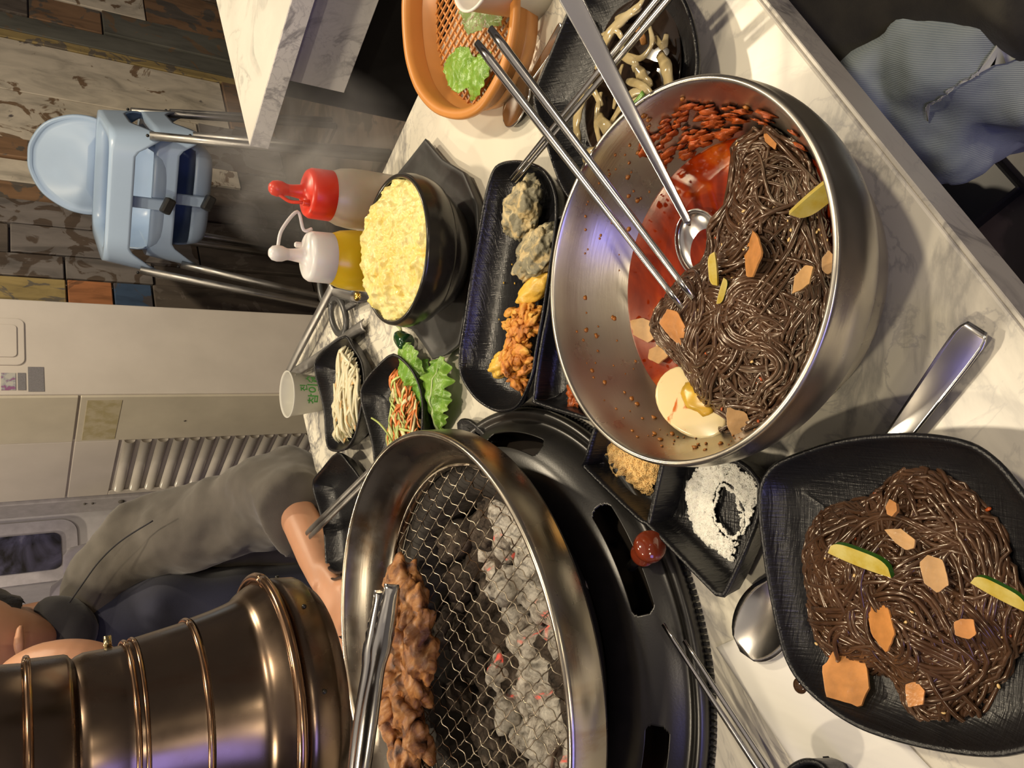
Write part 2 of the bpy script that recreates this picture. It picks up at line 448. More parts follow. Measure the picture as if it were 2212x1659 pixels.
t_ = NT('old_tape_mark'); t_.set(Base_Color=t_.ramp(t_.noise(30, 6), [(.4, (.44, .38, .22)), (.6, (.54, .48, .34))]), Roughness=.35)
O('tape_mark', tbox(a0 - .0072, a0 - .006, b0 + .02, b0 + .235, .07, zj - .02), t_.m, ac, smooth=False)

# ------------------------------------------------------------------ white appliance with a dark window, far behind
BF = 1.90
def ab(x, y, b): return (onb(x, y, b) - CORNER).dot(E1), onb(x, y, b).z - TZ
wa1 = ab(100, 1110, BF)[0]; wa0 = ab(60, 1243, BF)[0]
wht = simple('white_enamel_housing', (0.72, 0.70, 0.74), 0.3, var=.05)
wc = thing('ice_cream_freezer', T((wa0 + wa1) / 2, BF + .3, -TZ), 'white freezer cabinet with a dark rounded window behind the grey-shirted person', 'freezer')
zb_ = ab(150, 1200, BF)[1]
bevel(O('housing', tbox(wa0, wa1 + .1, BF, BF + .5, -TZ, .8), wht, wc, smooth=False), .02, 3)
g0 = ab(130, 1148, BF); g1 = ab(40, 1236, BF); gl = NT('dark_tinted_window')
gl.set(Base_Color=gl.ramp(gl.noise(5, 4, 1.5), [(.42, (.01, .01, .014)), (.6, (.09, .09, .17)), (.7, (.2, .2, .32))]), Roughness=.12)
O('window_surround', face_b(rrect((g0[0] + g1[0]) / 2 - .005, g0[1] + .28, g0[0] - g1[0] + .09, .66, .05), BF, .012), simple('lilac_grey_surround', (.48, .46, .52), .3), wc, smooth=False)
O('window_pane', face_b(rrect((g0[0] + g1[0]) / 2 - .01, g0[1] + .30, g0[0] - g1[0], .60, .025), BF - .012, .006), gl.m, wc, smooth=False)

# ------------------------------------------------------------------ tables
def table(name, a0, a1, b0, b1, label, top_m, ztop=0.0, th=.036):
    t = thing(name, T((a0 + a1) / 2, (b0 + b1) / 2, -TZ), label, 'table')
    return t
NTZ = 0.0
tb = thing('dining_table', T(-.55, -.408, -TZ), 'white marble-patterned restaurant table carrying the grill and all the dishes', 'table')
TA0 = -1.10
bevel(O('table_top', tbox(TA0, 0, -.816, 0, -.030, 0), M['marble'], tb, smooth=False), .0015, 2)
bevel(O('edge_band', join(tbox(TA0 - .001, .001, -.8185, -.816, -.034, -.0015), tbox(TA0 - .001, .001, 0, .0015, -.034, -.0015), tbox(0, .0015, -.8175, .001, -.034, -.0015)), M['edge'], tb, smooth=False), .0005, 1)
m_leg = simple('black_powder_coated_steel', (0.012, 0.012, 0.013), .4)
for a in (-.95, -.15):
    bevel(O('pedestal', join(tbox(a - .04, a + .04, -.45, -.37, -TZ + .02, -.03), tbox(a - .05, a + .05, -.70, -.12, -TZ, -TZ + .025)), m_leg, tb, smooth=False), .004)
nt = thing('neighbouring_table', T(.95, -.45, -TZ), 'neighbouring white marble-patterned table with dark base under the board wall', 'table')
bevel(O('table_top', tbox(.466, 1.75, -.85, -.030, -.031, 0), m_marble('warm_marble_laminate', (0.80, 0.77, 0.70), (.5, .5, .46), 1.3), nt, smooth=False), .001)
bevel(O('edge_band', join(tbox(.4645, .466, -.85, -.028, -.034, -.001), tbox(.466, 1.75, -.030, -.0285, -.034, -.001)), M['marble2'], nt, smooth=False), .0008)
q0 = ona(632, 176, .50); q1 = ona(745, 197, .50)
bq = (q0 - CORNER).dot(E2)
bevel(O('apron', tbox(.50, .52, -.80, bq, q1.z - TZ, -.034), M['marble2'], nt, smooth=False), .001)
bevel(O('pedestal', join(tbox(.56, 1.2, -.7, bq + .075, -.36, -.035), tbox(.62, 1.1, -.5, bq - .02, -TZ, -.36)), m_leg, nt, smooth=False), .003)

# ------------------------------------------------------------------ baby high chairs, one stacked in the other
m_blue = simple('pale_blue_plastic', (0.40, 0.53, 0.72), 0.32, 0, .04, 5)
m_buck = simple('black_buckle', (.02, .02, .02), .4)
def supersq(r, n, e=5.0):
    P = []
    for i in range(n):
        a = 2 * math.pi * i / n; c, s = math.cos(a), math.sin(a)
        k = (abs(c) ** e + abs(s) ** e) ** (-1 / e); P.append((k * c * r, k * s * r))
    return P
def high_chair(loc, rz, top, label, back):
    t = thing('high_chair', loc, label, 'high chair')
    R = Matrix.Rotation(rz, 3, 'Z'); L = Vector(loc)
    def W_(g): return [R @ Vector(v) + L for v in g[0]], g[1]
    hw = .205; n = 128
    # band: closed skirt, deep at the four corners, arched between; wider below
    V = []; Fc = []; rows = 8
    for k in range(rows + 1):
        for i, (x, y) in enumerate(supersq(1.0, n, 7)):
            s = max(abs(x), abs(y)); m_ = min(abs(x), abs(y)) / max(s, 1e-6)
            front = (y < 0 and abs(y) >= abs(x))
            dep = .066 + .075 * max(0, (m_ - (.66 if not front else .72)) / (.34 if not front else .28)) ** .8
            if (abs(x) > abs(y)): dep = .066 + .080 * max(0, (m_ - .35) / .65) ** 1.4
            f = k / rows; z = top - dep * f; g = hw * (1 + .10 * (dep * f) / .14)
            V.append((x * g, y * g, z))
    for k in range(rows):
        for i in range(n):
            j = (i + 1) % n; Fc.append((k * n + i, k * n + j, (k + 1) * n + j, (k + 1) * n + i))
    # rolled top lip going inwards
    b = len(V)
    for i, (x, y) in enumerate(supersq(1.0, n, 7)): V.append((x * (hw - .03), y * (hw - .03), top - .002))
    for i in range(n):
        j = (i + 1) % n; Fc.append((i, b + i, b + j, j))
    c0 = len(V)
    for i, (x, y) in enumerate(supersq(1.0, n, 7)): V.append((x * (hw - .035), y * (hw - .035), top - .05))
    for i in range(n):
        j = (i + 1) % n; Fc.append((b + i, c0 + i, c0 + j, b + j))
    solid(O('tray_frame', W_((V, Fc)), m_blue, t), .006)
    # seat bucket: high behind, low rounded lip in front
    V = []; Fc = []; n2 = 64; rows = 8
    for k in range(rows + 1):
        f = k / rows
        for i, (x, y) in enumerate(supersq(1.0, n2, 5)):
            zt = top - .03 if y > -.55 else top - .03 - .095 * min(1, (-y - .55) / .3)
            zb = top - .185
            a = f * math.pi / 2; g = (hw - .03) * (.62 + .38 * math.cos(a) ** .6)
            V.append((x * g, y * g + .01, zt + (zb - zt) * math.sin(a)))
    for k in range(rows):
        for i in range(n2):
            j = (i + 1) % n2; Fc.append((k * n2 + i, k * n2 + j, (k + 1) * n2 + j, (k + 1) * n2 + i))
    Fc.append(tuple(range(rows * n2, rows * n2 + n2)))
    solid(O('seat', W_((V, Fc)), m_blue, t), .006)
    bevel(O('crotch_post', W_(box(0, -hw + .025, top - .105, .035, .016, .15)), m_blue, t, smooth=False), .006, 3)
    bevel(O('buckle', W_(box(.005, -hw - .002, top - .165, .05, .03, .03, euler(.2, .4, .3))), m_buck, t, smooth=False), .006, 2)
    if back:
        P = [(-.155, 0), (-.165, .05), (-.155, .11), (-.115, .175), (-.05, .212), (0, .218), (.05, .212), (.115, .175), (.155, .11), (.165, .05), (.155, 0)]
        P = [(v.x, v.y) for v in cr([Vector((a, b_, 0)) for a, b_ in P], 5)]
        V = []; Fc = []
        m_ = len(P)
        for s_, o_ in ((1, 0), (.93, -.010), (.8, -.002), (.45, .004)):
            for x, z in P: V.append((x * s_, hw + .01 + z * .22 - o_, top - .03 + .09 + (z - .09) * s_))
        for k in range(3):
            for i in range(m_ - 1): Fc.append((k * m_ + i, k * m_ + i + 1, (k + 1) * m_ + i + 1, (k + 1) * m_ + i))
        Fc.append(tuple(range(3 * m_, 4 * m_)))
        for k in range(3): Fc.append((k * m_, (k + 1) * m_, (k + 2) * m_ - 1, (k + 1) * m_ - 1))
        solid(O('backrest', W_((V, Fc)), m_blue, t), .009)
    for sx in (-1, 1):
        for sy in (-1, 1):
            A = Vector((sx * (hw + .004), sy * (hw + .004), top - .10)); B = Vector((sx * (hw + .075), sy * (hw + .10), 0.006))
            O('leg', W_(tube([A, B], .0125, 12)), M['rod'], t)
            q = A.lerp(B, .03)
            O('bolt', W_(lathe([(0, 0), (.005, 0), (.004, .003), (0, .004)], 10, (q.x, q.y - .014 if sy < 0 else q.y + .014, q.z + .03), euler(math.pi / 2 * (1 if sy < 0 else -1), 0, 0))), m_buck, t)
    return t
HC = onb(280, 405, .98); HC.z = 0
hrot = math.radians(-26)
high_chair(HC, hrot, .845, 'upper pale blue plastic high chair with rounded backrest, nested on another', True)
high_chair(HC + Vector((.035, .045, 0)), hrot, .715, 'lower pale blue high chair holding the upper one stacked in it', False)
# ------------------------------------------------------------------ charcoal grill
GC = Vector((-.21, .513, TZ))
def g3(r, deg, z): a = math.radians(deg); return Vector((GC.x + r * math.cos(a), GC.y + r * math.sin(a), TZ + z))
grill = thing('charcoal_grill', tuple(GC), 'round charcoal grill with black enamel tray and raised steel ring set in the table', 'grill')
# enamel tray with long slots
prof = [(.124, .004), (.124, .026), (.127, .031), (.133, .034), (.141, .0345), (.149, .033), (.155, .0305), (.159, .028), (.163, .0255), (.167, .0225), (.171, .019), (.175, .0145), (.178, .011), (.181, .0095), (.184, .011), (.187, .0125), (.1895, .011), (.190, .007), (.188, .003), (.184, .001)]
P_ = [Vector((r, 0, z)) for r, z in prof]; P_ = [q for i, q in enumerate(cr(P_, 8)) if (.1555 < q.x < .1735 and q.z > .015) or i % 4 == 0]; n_ = 900
V, Fc = lathe([(p.x, p.z) for p in P_], n_, GC); m_ = len(P_)
slots = [(-43, -66), (11, -12), (-94, -117), (-150, -173), (62, 39), (118, 95)]
keep = []
for f in Fc:
    c = sum((V[i] for i in f), Vector()) / 4 - GC; r = math.hypot(c.x, c.y); a = math.degrees(math.atan2(c.y, c.x)); hit = False
    for s1, s0 in slots:
        s_c = max(s0, min(s1, a)); dd = math.hypot((a - s_c) * math.pi / 180 * r, r - .1645)
        if dd < .0062 and c.z < .034: hit = True
    if not hit: keep.append(f)
solid(O('tray', (V, keep), M['pan'], grill), .0014)
O('slot_liner', lathe([(.126, .0006), (.150, .0006), (.183, .0006)], 96, GC), simple('dark_slot_liner', (.02, .014, .01), .6), grill)  # dark liner added beneath the slots, standing in for the shade inside them
O('tray_gasket', join(*[box(GC.x + .1905 * math.cos(a), GC.y + .1905 * math.sin(a), TZ + .0018, .003, .0022, .003, Matrix.Rotation(a, 3, 'Z')) for a in [2 * math.pi * k / 300 for k in range(300)]]), m_leg, grill, smooth=False, kind='stuff')
# raised steel ring
rp = [(.1455, .056), (.1460, .0605), (.1520, .0625), (.1545, .0690), (.1600, .0830), (.1640, .0850), (.1690, .0985), (.1705, .1010), (.1725, .1018), (.1742, .1005), (.1750, .0980), (.1752, .0760), (.1738, .0735), (.1700, .0740), (.150, .055), (.1455, .056)]
O('steel_ring', lathe(rp, 160, GC), M['ring_steel'], grill)
O('fire_box', lathe([(.0, .003), (.116, .003), (.119, .006), (.122, .05), (.146, .0555), (.146, .0540), (.1235, .048), (.1235, .001), (0, .001)], 96, GC), simple('sooty_fire_box', (.018, .013, .010), .7, 0, .4, 40, .4, .002), grill)
# red-brown damper knob
m_knob = simple('varnished_red_brown_knob', (.17, .028, .010), .12, 0, .25, 40, Coat_Weight=.6)
kb = at(1395, 1190, .03); kd = (g3(.205, -56, .035) - g3(.175, -56, .025)).normalized()
kR = kd.to_track_quat('Z', 'Y').to_matrix()
kn = O('damper_knob', lathe([(0, -.010), (.0058, -.010), (.0078, -.0075), (.0080, -.0055), (.0062, -.003), (.0056, -.001), (.0085, .002), (.0102, .006), (.0100, .0095), (.0088, .0125), (0, .0135)], 32, kb, kR), m_knob, grill)
O('knob_stem', tube([kb - kd * .03, kb - kd * .011], .0035, 10), M['pan'], grill)
# woven wire grate
grate = thing('wire_grate', tuple(g3(0, 0, .062)), 'round crimped wire mesh grate lying over the glowing charcoal', 'grate')
RG = .1465; pitch = .0138
for fam, ang in enumerate((70.0, 134.6)):
    a = math.radians(ang); d = Vector((math.cos(a), math.sin(a), 0)); s = Vector((-d.y, d.x, 0))
    k = int(RG / pitch)
    for i in range(-k, k + 1):
        o_ = i * pitch + (.003 if fam else 0); h = RG * RG - o_ * o_
        if h < .0004: continue
        h = math.sqrt(h); nn = max(6, int(2 * h / .0021)); P = []
        for j in range(nn + 1):
            t = -h + 2 * h * j / nn; ph = 2 * math.pi * t / .0140 + i * math.pi + fam * 1.3
            tri = math.asin(math.sin(ph)) * 2 / math.pi
            P.append(GC + d * t + s * (o_ + .00085 * tri) + Vector((0, 0, .0625 + .0007 * math.sin(ph) + (.0004 if fam else 0))))
        O('wire', tube(P, .00048, 4, caps=False), M['wire'], grate)
O('rim_wire', tube([g3(RG, 360 * i / 90, .0632) for i in range(91)], .0013, 6), M['wire'], grate)
# charcoal
t_ = NT('ash_covered_charcoal'); co = t_.co((1, 1, 1))
ash = t_.ramp(t_.noise(75, 8, .6, rough=.7), [(.36, (.06, .05, .045)), (.42, (.45, .40, .34)), (.55, (.82, .77, .69))])
blk = t_.ramp(t_.noise(28, 4, .6), [(.54, 0), (.62, 1)])
t_.set(Base_Color=t_.mix(blk, ash, (.03, .025, .022)), Roughness=.95)
t_.bump(t_.noise(160, 8, 1, rough=.75), .9, .003)
M['ash'] = t_.m
t_ = NT('glowing_charcoal')
ash = t_.ramp(t_.noise(75, 8, .6, rough=.7), [(.36, (.08, .06, .05)), (.46, (.48, .42, .36)), (.58, (.82, .76, .68))])
gw = t_.ramp(t_.noise(34, 5, 1.0), [(.52, 0), (.62, 1)])
t_.set(Base_Color=t_.mix(gw, ash, (.18, .03, .02)), Roughness=.9, Emission_Color=t_.mix(gw, (0, 0, 0), (1.0, .06, .03)), Emission_Strength=1.1)
t_.bump(t_.noise(160, 8, 1, rough=.75), .9, .003); M['glow'] = t_.m
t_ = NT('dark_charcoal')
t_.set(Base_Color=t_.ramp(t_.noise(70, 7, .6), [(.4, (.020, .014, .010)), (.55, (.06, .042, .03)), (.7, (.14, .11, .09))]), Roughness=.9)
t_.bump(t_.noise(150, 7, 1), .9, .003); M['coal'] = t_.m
rc = random.Random(11); pts = []; tries = 0
while len(pts) < 78 and tries < 20000:
    tries += 1; r = .108 * math.sqrt(rc.random()); a = rc.random() * 360; p = g3(r, a, 0)
    if all((p - q).length > .0215 for q in pts): pts.append(p)
for q in [p for p in pts]:
    if rc.random() < .35: pts.append(q + Vector((rc.uniform(-.01, .01), rc.uniform(-.01, .01), .012)))
for i, p in enumerate(pts):
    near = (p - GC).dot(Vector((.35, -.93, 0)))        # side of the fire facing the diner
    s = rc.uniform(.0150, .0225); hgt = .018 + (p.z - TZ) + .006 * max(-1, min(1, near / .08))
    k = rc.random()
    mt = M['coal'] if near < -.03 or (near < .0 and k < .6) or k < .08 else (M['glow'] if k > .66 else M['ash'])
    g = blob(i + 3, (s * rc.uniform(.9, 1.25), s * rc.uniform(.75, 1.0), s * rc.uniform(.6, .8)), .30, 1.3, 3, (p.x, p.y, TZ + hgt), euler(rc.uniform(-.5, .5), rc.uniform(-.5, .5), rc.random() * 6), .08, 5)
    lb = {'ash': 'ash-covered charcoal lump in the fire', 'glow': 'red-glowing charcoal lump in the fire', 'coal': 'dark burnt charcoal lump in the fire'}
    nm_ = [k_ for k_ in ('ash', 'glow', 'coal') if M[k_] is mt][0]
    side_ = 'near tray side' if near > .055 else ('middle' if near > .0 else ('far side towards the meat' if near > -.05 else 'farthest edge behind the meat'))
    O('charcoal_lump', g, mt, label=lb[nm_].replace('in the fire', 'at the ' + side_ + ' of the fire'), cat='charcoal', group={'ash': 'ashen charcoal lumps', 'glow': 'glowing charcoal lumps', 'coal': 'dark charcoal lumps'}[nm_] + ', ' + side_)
O('ash_bed', lathe([(0, .012), (.06, .011), (.116, .008)], 48, GC), M['coal'], grill)
# grilled meat
t_ = NT('grilled_pork')
bc = t_.ramp(t_.noise(34, 7, 1.6), [(.30, (.03, .010, .005)), (.40, (.20, .075, .025)), (.49, (.42, .18, .055)), (.58, (.52, .26, .10)), (.70, (.70, .46, .32))])
t_.set(Base_Color=bc, Roughness=.20, Subsurface_Weight=.08, Subsurface_Radius=(.01, .004, .002), Subsurface_Scale=.3)
t_.bump(t_.noise(240, 7, 1, rough=.7), .8, .0010); M['meat'] = t_.m
meats = [(868, 1262, 25, 20, 'meat piece gripped at the tong tips, farthest along the row'), (893, 1300, 24, 19, 'broad golden meat slab beside the tong tips'), (856, 1348, 22, 17, 'meat piece half hidden under the serrated tongs'), (905, 1362, 25, 15, 'slanting meat strip with a pale fatty edge'),
         (872, 1410, 20, 16, 'charred dark meat piece in the middle of the row'), (915, 1418, 23, 19, 'plump brown meat chunk beside the bare wires'), (850, 1470, 20, 17, 'meat piece next to the steel ring, below the tong hinge'), (892, 1478, 24, 18, 'folded meat chunk with torn white fat'),
         (845, 1530, 20, 17, 'small reddish meat piece near the hood edge'), (885, 1540, 23, 19, 'browned meat chunk in the nearer half of the row'), (850, 1595, 23, 18, 'wide glossy meat piece close to the frame edge'), (902, 1598, 21, 17, 'pinkish meat piece resting on bare wires'), (872, 1648, 26, 19, 'meat piece cut by the lower edge of the photo')]
for i, (x, y, a, b, lb) in enumerate(meats):
    p = at(x, y, .074); rr = random.Random(i)
    g = blob(50 + i, (a * .00090, b * .00088, .0110), .32, 1.5, 4, p, euler(rr.uniform(-.4, .4), rr.uniform(-.4, .4), rr.uniform(-.9, .9)), .07, 5.0)
    O('meat_piece', g, M['meat'], label='grilled ' + lb, cat='meat', group='grilled meat pieces on the grate')

# ------------------------------------------------------------------ exhaust hood
hood = thing('exhaust_hood', (GC.x, GC.y, TZ + .19), 'bronze telescopic exhaust hood hanging over the grill', 'hood')
hz = [(.0640, .1895), (.0660, .1886), (.0685, .1900), (.0755, .1978), (.0768, .2000), (.0778, .2120), (.0775, .2190)]
O('lower_collar', lathe(hz + [(.0755, .2190), (.0745, .2000), (.0640, .1895)], 128, GC), M['copper'], hood)
O('bead_ring', tube([GC + Vector((.0800 * math.cos(a), .0800 * math.sin(a), .2235)) for a in [2 * math.pi * i / 96 for i in range(97)]], .0032, 10), M['copper_trim'], hood)
bell = [(.0790, .2215), (.0772, .2240), (.0745, .2290), (.0709, .2347), (.0668, .2396), (.0630, .2520), (.0598, .2665)]
O('bell', lathe([(v.x, v.z) for v in cr([Vector((r, 0, z)) for r, z in bell], 5)], 128, GC), M['copper'], hood)
def ring_tube(nm, r, z, t_r, mt): O(nm, tube([GC + Vector((r * math.cos(a), r * math.sin(a), z)) for a in [2 * math.pi * i / 96 for i in range(97)]], t_r, 8), mt, hood)
ring_tube('rib', .0590, .2690, .0018, M['copper_trim'])
O('lower_sleeve', lathe([(.0588, .2690), (.0580, .2720), (.0536, .2990)], 128, GC), M['copper'], hood)
ring_tube('rib', .0531, .3005, .0013, M['copper_trim']); ring_tube('rib', .0521, .3050, .0016, M['copper_trim'])
O('middle_sleeve', lathe([(.0527, .2990), (.0503, .3068), (.0502, .3100), (.0500, .3270), (.0485, .3310), (.0468, .3335)], 128, GC), M['copper'], hood)
O('upper_sleeve', lathe([(.0440, .3300), (.0470, .3328), (.0487, .3345), (.0500, .3352), (.0508, .3370), (.0518, .3540)], 128, GC), M['copper'], hood)
ring_tube('rib', .0522, .3560, .0020, M['copper_trim'])
O('duct', lathe([(.0495, .3560), (.0503, .3600), (.0513, .3700), (.052, .60), (.052, 1.0), (.0, 1.0)], 96, GC), M['copper'], hood)
hb = Vector((.0502 * math.cos(math.radians(8)), .0502 * math.sin(math.radians(8)), 0))
def hood_at(z, r, deg): return GC + Vector((r * math.cos(math.radians(deg)), r * math.sin(math.radians(deg)), z))
O('locking_screw', tube([hood_at(.3130, .049, 22), hood_at(.3130, .0575, 22)], .0023, 14), simple('brass_screw', (.45, .38, .22), .25, 1.0), hood)
for dg in (15, -28, -70): O('rivet', blob(4, (.0016, .0016, .0016), .05, 1, 2, hood_at(.208, .0776, dg)), M['stone'], hood)

# ------------------------------------------------------------------ tongs working on the meat
def tong_arm(p, q, wmax, roll, up):
    """one pressed-steel arm: p = tip, q = far end"""
    d = (q - p); L = d.length; d.normalize(); s = d.cross(up).normalized(); u = s.cross(d)
    V = []; Fc = []; n = 40; k = 7
    for i in range(n + 1):
        f = i / n; wv = wmax * (.75 + .25 * math.sin(min(1, f / .25) * math.pi / 2)) if f < .28 else wmax * (.62 + .38 * math.exp(-((f - .28) / .06) ** 2) + .25 * math.sin((f - .28) / .72 * math.pi))
        dep = .0035 if f > .05 else .0035 * f / .05
        for j in range(k):
            a = -1 + 2 * j / (k - 1)
            z = -dep * (a * a) + roll * .0
            e = 0
            if abs(a) == 1 and f < .24: z -= .0022 * (i % 2)
            V.append(p + d * (f * L) + s * (a * wv) + u * (z + .006 * math.sin(f * math.pi)))
    for i in range(n):
        for j in range(k - 1): Fc.append((i * k + j, (i + 1) * k + j, (i + 1) * k + j + 1, i * k + j + 1))
    return V, Fc
tg = thing('meat_tongs', at(850, 1270, .075), 'serrated steel tongs gripping the grilled meat under the hood', 'tongs')
tp = at(846, 1262, .094); tq = at(762, 1790, .150)
solid(O('arm', tong_arm(tp, tq, .0088, 0, Vector((.3, -.6, .65))), M['cutlery'], tg), .0008)
tp2 = at(822, 1275, .082); tq2 = at(752, 1800, .147)
solid(O('arm', tong_arm(tp2, tq2, .0085, 0, Vector((.3, -.6, .65))), M['cutlery'], tg), .0008)

# ------------------------------------------------------------------ steel bowl of noodles in red broth
BC = Vector((.0572, .2875, TZ))
bp = [(0, .0100), (.050, .0110), (.066, .0175), (.0780, .0330), (.0860, .0480), (.0920, .0620), (.0955, .0745), (.0972, .0795), (.0990, .0800), (.1003, .0785), (.1005, .0740), (.1012, .0650), (.1000, .0560), (.0955, .0420), (.0840, .0240), (.0800, .0070), (.0660, .0030), (.0650, 0), (0, 0)]
v_ = cr([Vector((r, 0, z)) for r, z in bp], 4)
O('mixing_bowl', lathe([(max(0, v.x), v.z) for v in v_], 160, BC), M['bowl_steel'], label='large double-walled stainless steel bowl holding dark noodles in red broth', cat='bowl')
t_ = NT('red_chili_broth'); f = t_.noise(22, 5, 1.5)
t_.set(Base_Color=t_.ramp(f, [(.35, (.12, .008, .001)), (.52, (.23, .022, .002)), (.66, (.38, .075, .006))]), Roughness=.06, Specular_IOR_Level=.4)
t_.bump(t_.noise(30, 3, .5), .04, .002); M['broth'] = t_.m
RS = .0785
O('chili_broth', lathe([(RS, .0335), (RS * .98, .0340), (.05, .0340), (0, .0340)], 96, BC), M['broth'], label='glossy red chili broth filling the steel bowl', cat='broth', kind='stuff')
def noodle_field(poly, zf, n, seed, length=(.10, .26), r=.00125, center=None, bundle=4, curl=1.0, keep=None, zj=.0035, edge=.004):
    rr = random.Random(seed); G = []; cx, cy = center
    xs = [p[0] for p in poly]; ys = [p[1] for p in poly]
    step = .0036
    for k in range(n):
        while True:
            x = rr.uniform(min(xs), max(xs)); y = rr.uniform(min(ys), max(ys))
            if inside((x, y), poly): break
        th = rr.uniform(0, 6.283); kap = rr.gauss(0, 30) * curl; L = rr.uniform(*length); steps = int(L / step)
        ed_ = edge + rr.uniform(0, .010) if edge else 0
        base = []; zo = rr.uniform(-zj * 1.3, zj * .6); ph = rr.uniform(0, 6.28); fz = rr.uniform(.15, .5)
        tgt = kap
        for i in range(steps):
            base.append((x, y, th, zo + .0014 * math.sin(ph + i * fz)))
            if rr.random() < (.10 if abs(tgt) < 90 else .22): tgt = rr.gauss(0, 55) * curl if rr.random() < .75 else rr.choice((-1, 1)) * rr.uniform(90, 170) * curl
            kap += (tgt - kap) * .25
            th += kap * step
            nx, ny = x + math.cos(th) * step, y + math.sin(th) * step
            if not inside((nx, ny), poly) or (edge and edge_dist((nx, ny), poly) < ed_):
                to = math.atan2(cy - y, cx - x); dlt = (to - th + math.pi) % (2 * math.pi) - math.pi
                th += max(-.75, min(.75, dlt)); nx, ny = x + math.cos(th) * step, y + math.sin(th) * step
            x, y = nx, ny
        nb = rr.randint(1, bundle) if rr.random() < .6 else 1
        for b in range(nb):
            off = (b - (nb - 1) / 2) * r * 2.0; dz = rr.uniform(-.0008, .0008); P = []
            s0 = rr.randint(0, max(0, steps // 5)) if b else 0
            for i, (bx, by, bt, bz) in enumerate(base[s0:]):
                o2 = off * (1 + .35 * math.sin(i * .13 + b)); px, py = bx - math.sin(bt) * o2, by + math.cos(bt) * o2
                P.append(Vector((px, py, max(zf(px, py) + bz + dz, zf(px, py) - .004)))) if edge == 0 or not poly or inside((px, py), poly) else None
            if len(P) > 4: G.append(tube(P, r * rr.uniform(.85, 1.1), 6))
    return join(*G)
t_ = NT('dark_buckwheat_noodle'); f = t_.noise(60, 4)
t_.set(Base_Color=t_.ramp(f, [(.3, (.040, .018, .009)), (.7, (.092, .045, .024))]), Roughness=.20, Subsurface_Weight=.12, Subsurface_Radius=(.004, .002, .001), Subsurface_Scale=.3, Specular_Tint=(1.0, .86, .7), Coat_Weight=.40, Coat_Roughness=.12)
t_.bump(t_.noise(400, 2), .1, .0003); M['noodle'] = t_.m
M['noodle_bed'] = simple('noodle_bed', (.035, .014, .008), .35, 0, .4, 120, .8, .002, 250)
# outline of the noodle heap at broth level
NP = pxpoly([(1400, 700), (1425, 640), (1468, 592), (1522, 548), (1528, 480), (1568, 430), (1580, 370), (1572, 310), (1640, 280), (1710, 295), (1765, 400), (1790, 530), (1800, 640), (1785, 740), (1745, 830), (1690, 900), (1620, 935), (1560, 925), (1490, 850), (1440, 780), (1405, 740)], .040)
NP = [(BC.x + (p[0] - BC.x) * min(1, .0855 / max(1e-6, math.hypot(p[0] - BC.x, p[1] - BC.y))), BC.y + (p[1] - BC.y) * min(1, .0855 / max(1e-6, math.hypot(p[0] - BC.x, p[1] - BC.y)))) for p in NP]
ncx = sum(p[0] for p in NP) / len(NP); ncy = sum(p[1] for p in NP) / len(NP)
def nz(x, y, poly=NP, base=.0345, hgt=.023, scale=.045, seed=2.0):
    d = edge_dist((x, y), poly) if inside((x, y), poly) else 0
    z = TZ + base + hgt * (1 - math.exp(-d / .022)) + .004 * noise.noise(Vector((x * 40, y * 40, seed)))
    if poly is NP: z = max(z, TZ + .0035 + float(np.interp(math.hypot(x - BC.x, y - BC.y), [.066, .078, .086, .092, .0955], [.0175, .033, .048, .062, .0745])))
    return z
_c = {}
def cached(fn):
    c = {}
    def g(x, y):
        k = (round(x * 700), round(y * 700))
        if k not in c: c[k] = fn(x, y)
        return c[k]
    return g
nzc = cached(nz)
def bed(poly, zf, dz, n=26):
    xs = [p[0] for p in poly]; ys = [p[1] for p in poly]; x0, x1, y0, y1 = min(xs), max(xs), min(ys), max(ys)
    V = []; Fc = []; idx = {}
    for i in range(n + 1):
        for j in range(n + 1):
            x = x0 + (x1 - x0) * i / n; y = y0 + (y1 - y0) * j / n
            if inside((x, y), poly) and edge_dist((x, y), poly) > .002:
                idx[i, j] = len(V); V.append(Vector((x, y, zf(x, y) + dz)))
    for i in range(n):
        for j in range(n):
            q = [(i, j), (i + 1, j), (i + 1, j + 1), (i, j + 1)]
            if all(k in idx for k in q): Fc.append(tuple(idx[k] for k in q))
    return V, Fc
g_ = join(noodle_field(NP, nzc, 230, 4, center=(ncx, ncy), r=.00118, bundle=5, curl=1.25, edge=.001), bed(NP, nzc, -.005))
O('buckwheat_noodles', g_, M['noodle'], label='heap of glossy dark brown noodles in the steel bowl', cat='noodles', kind='stuff')
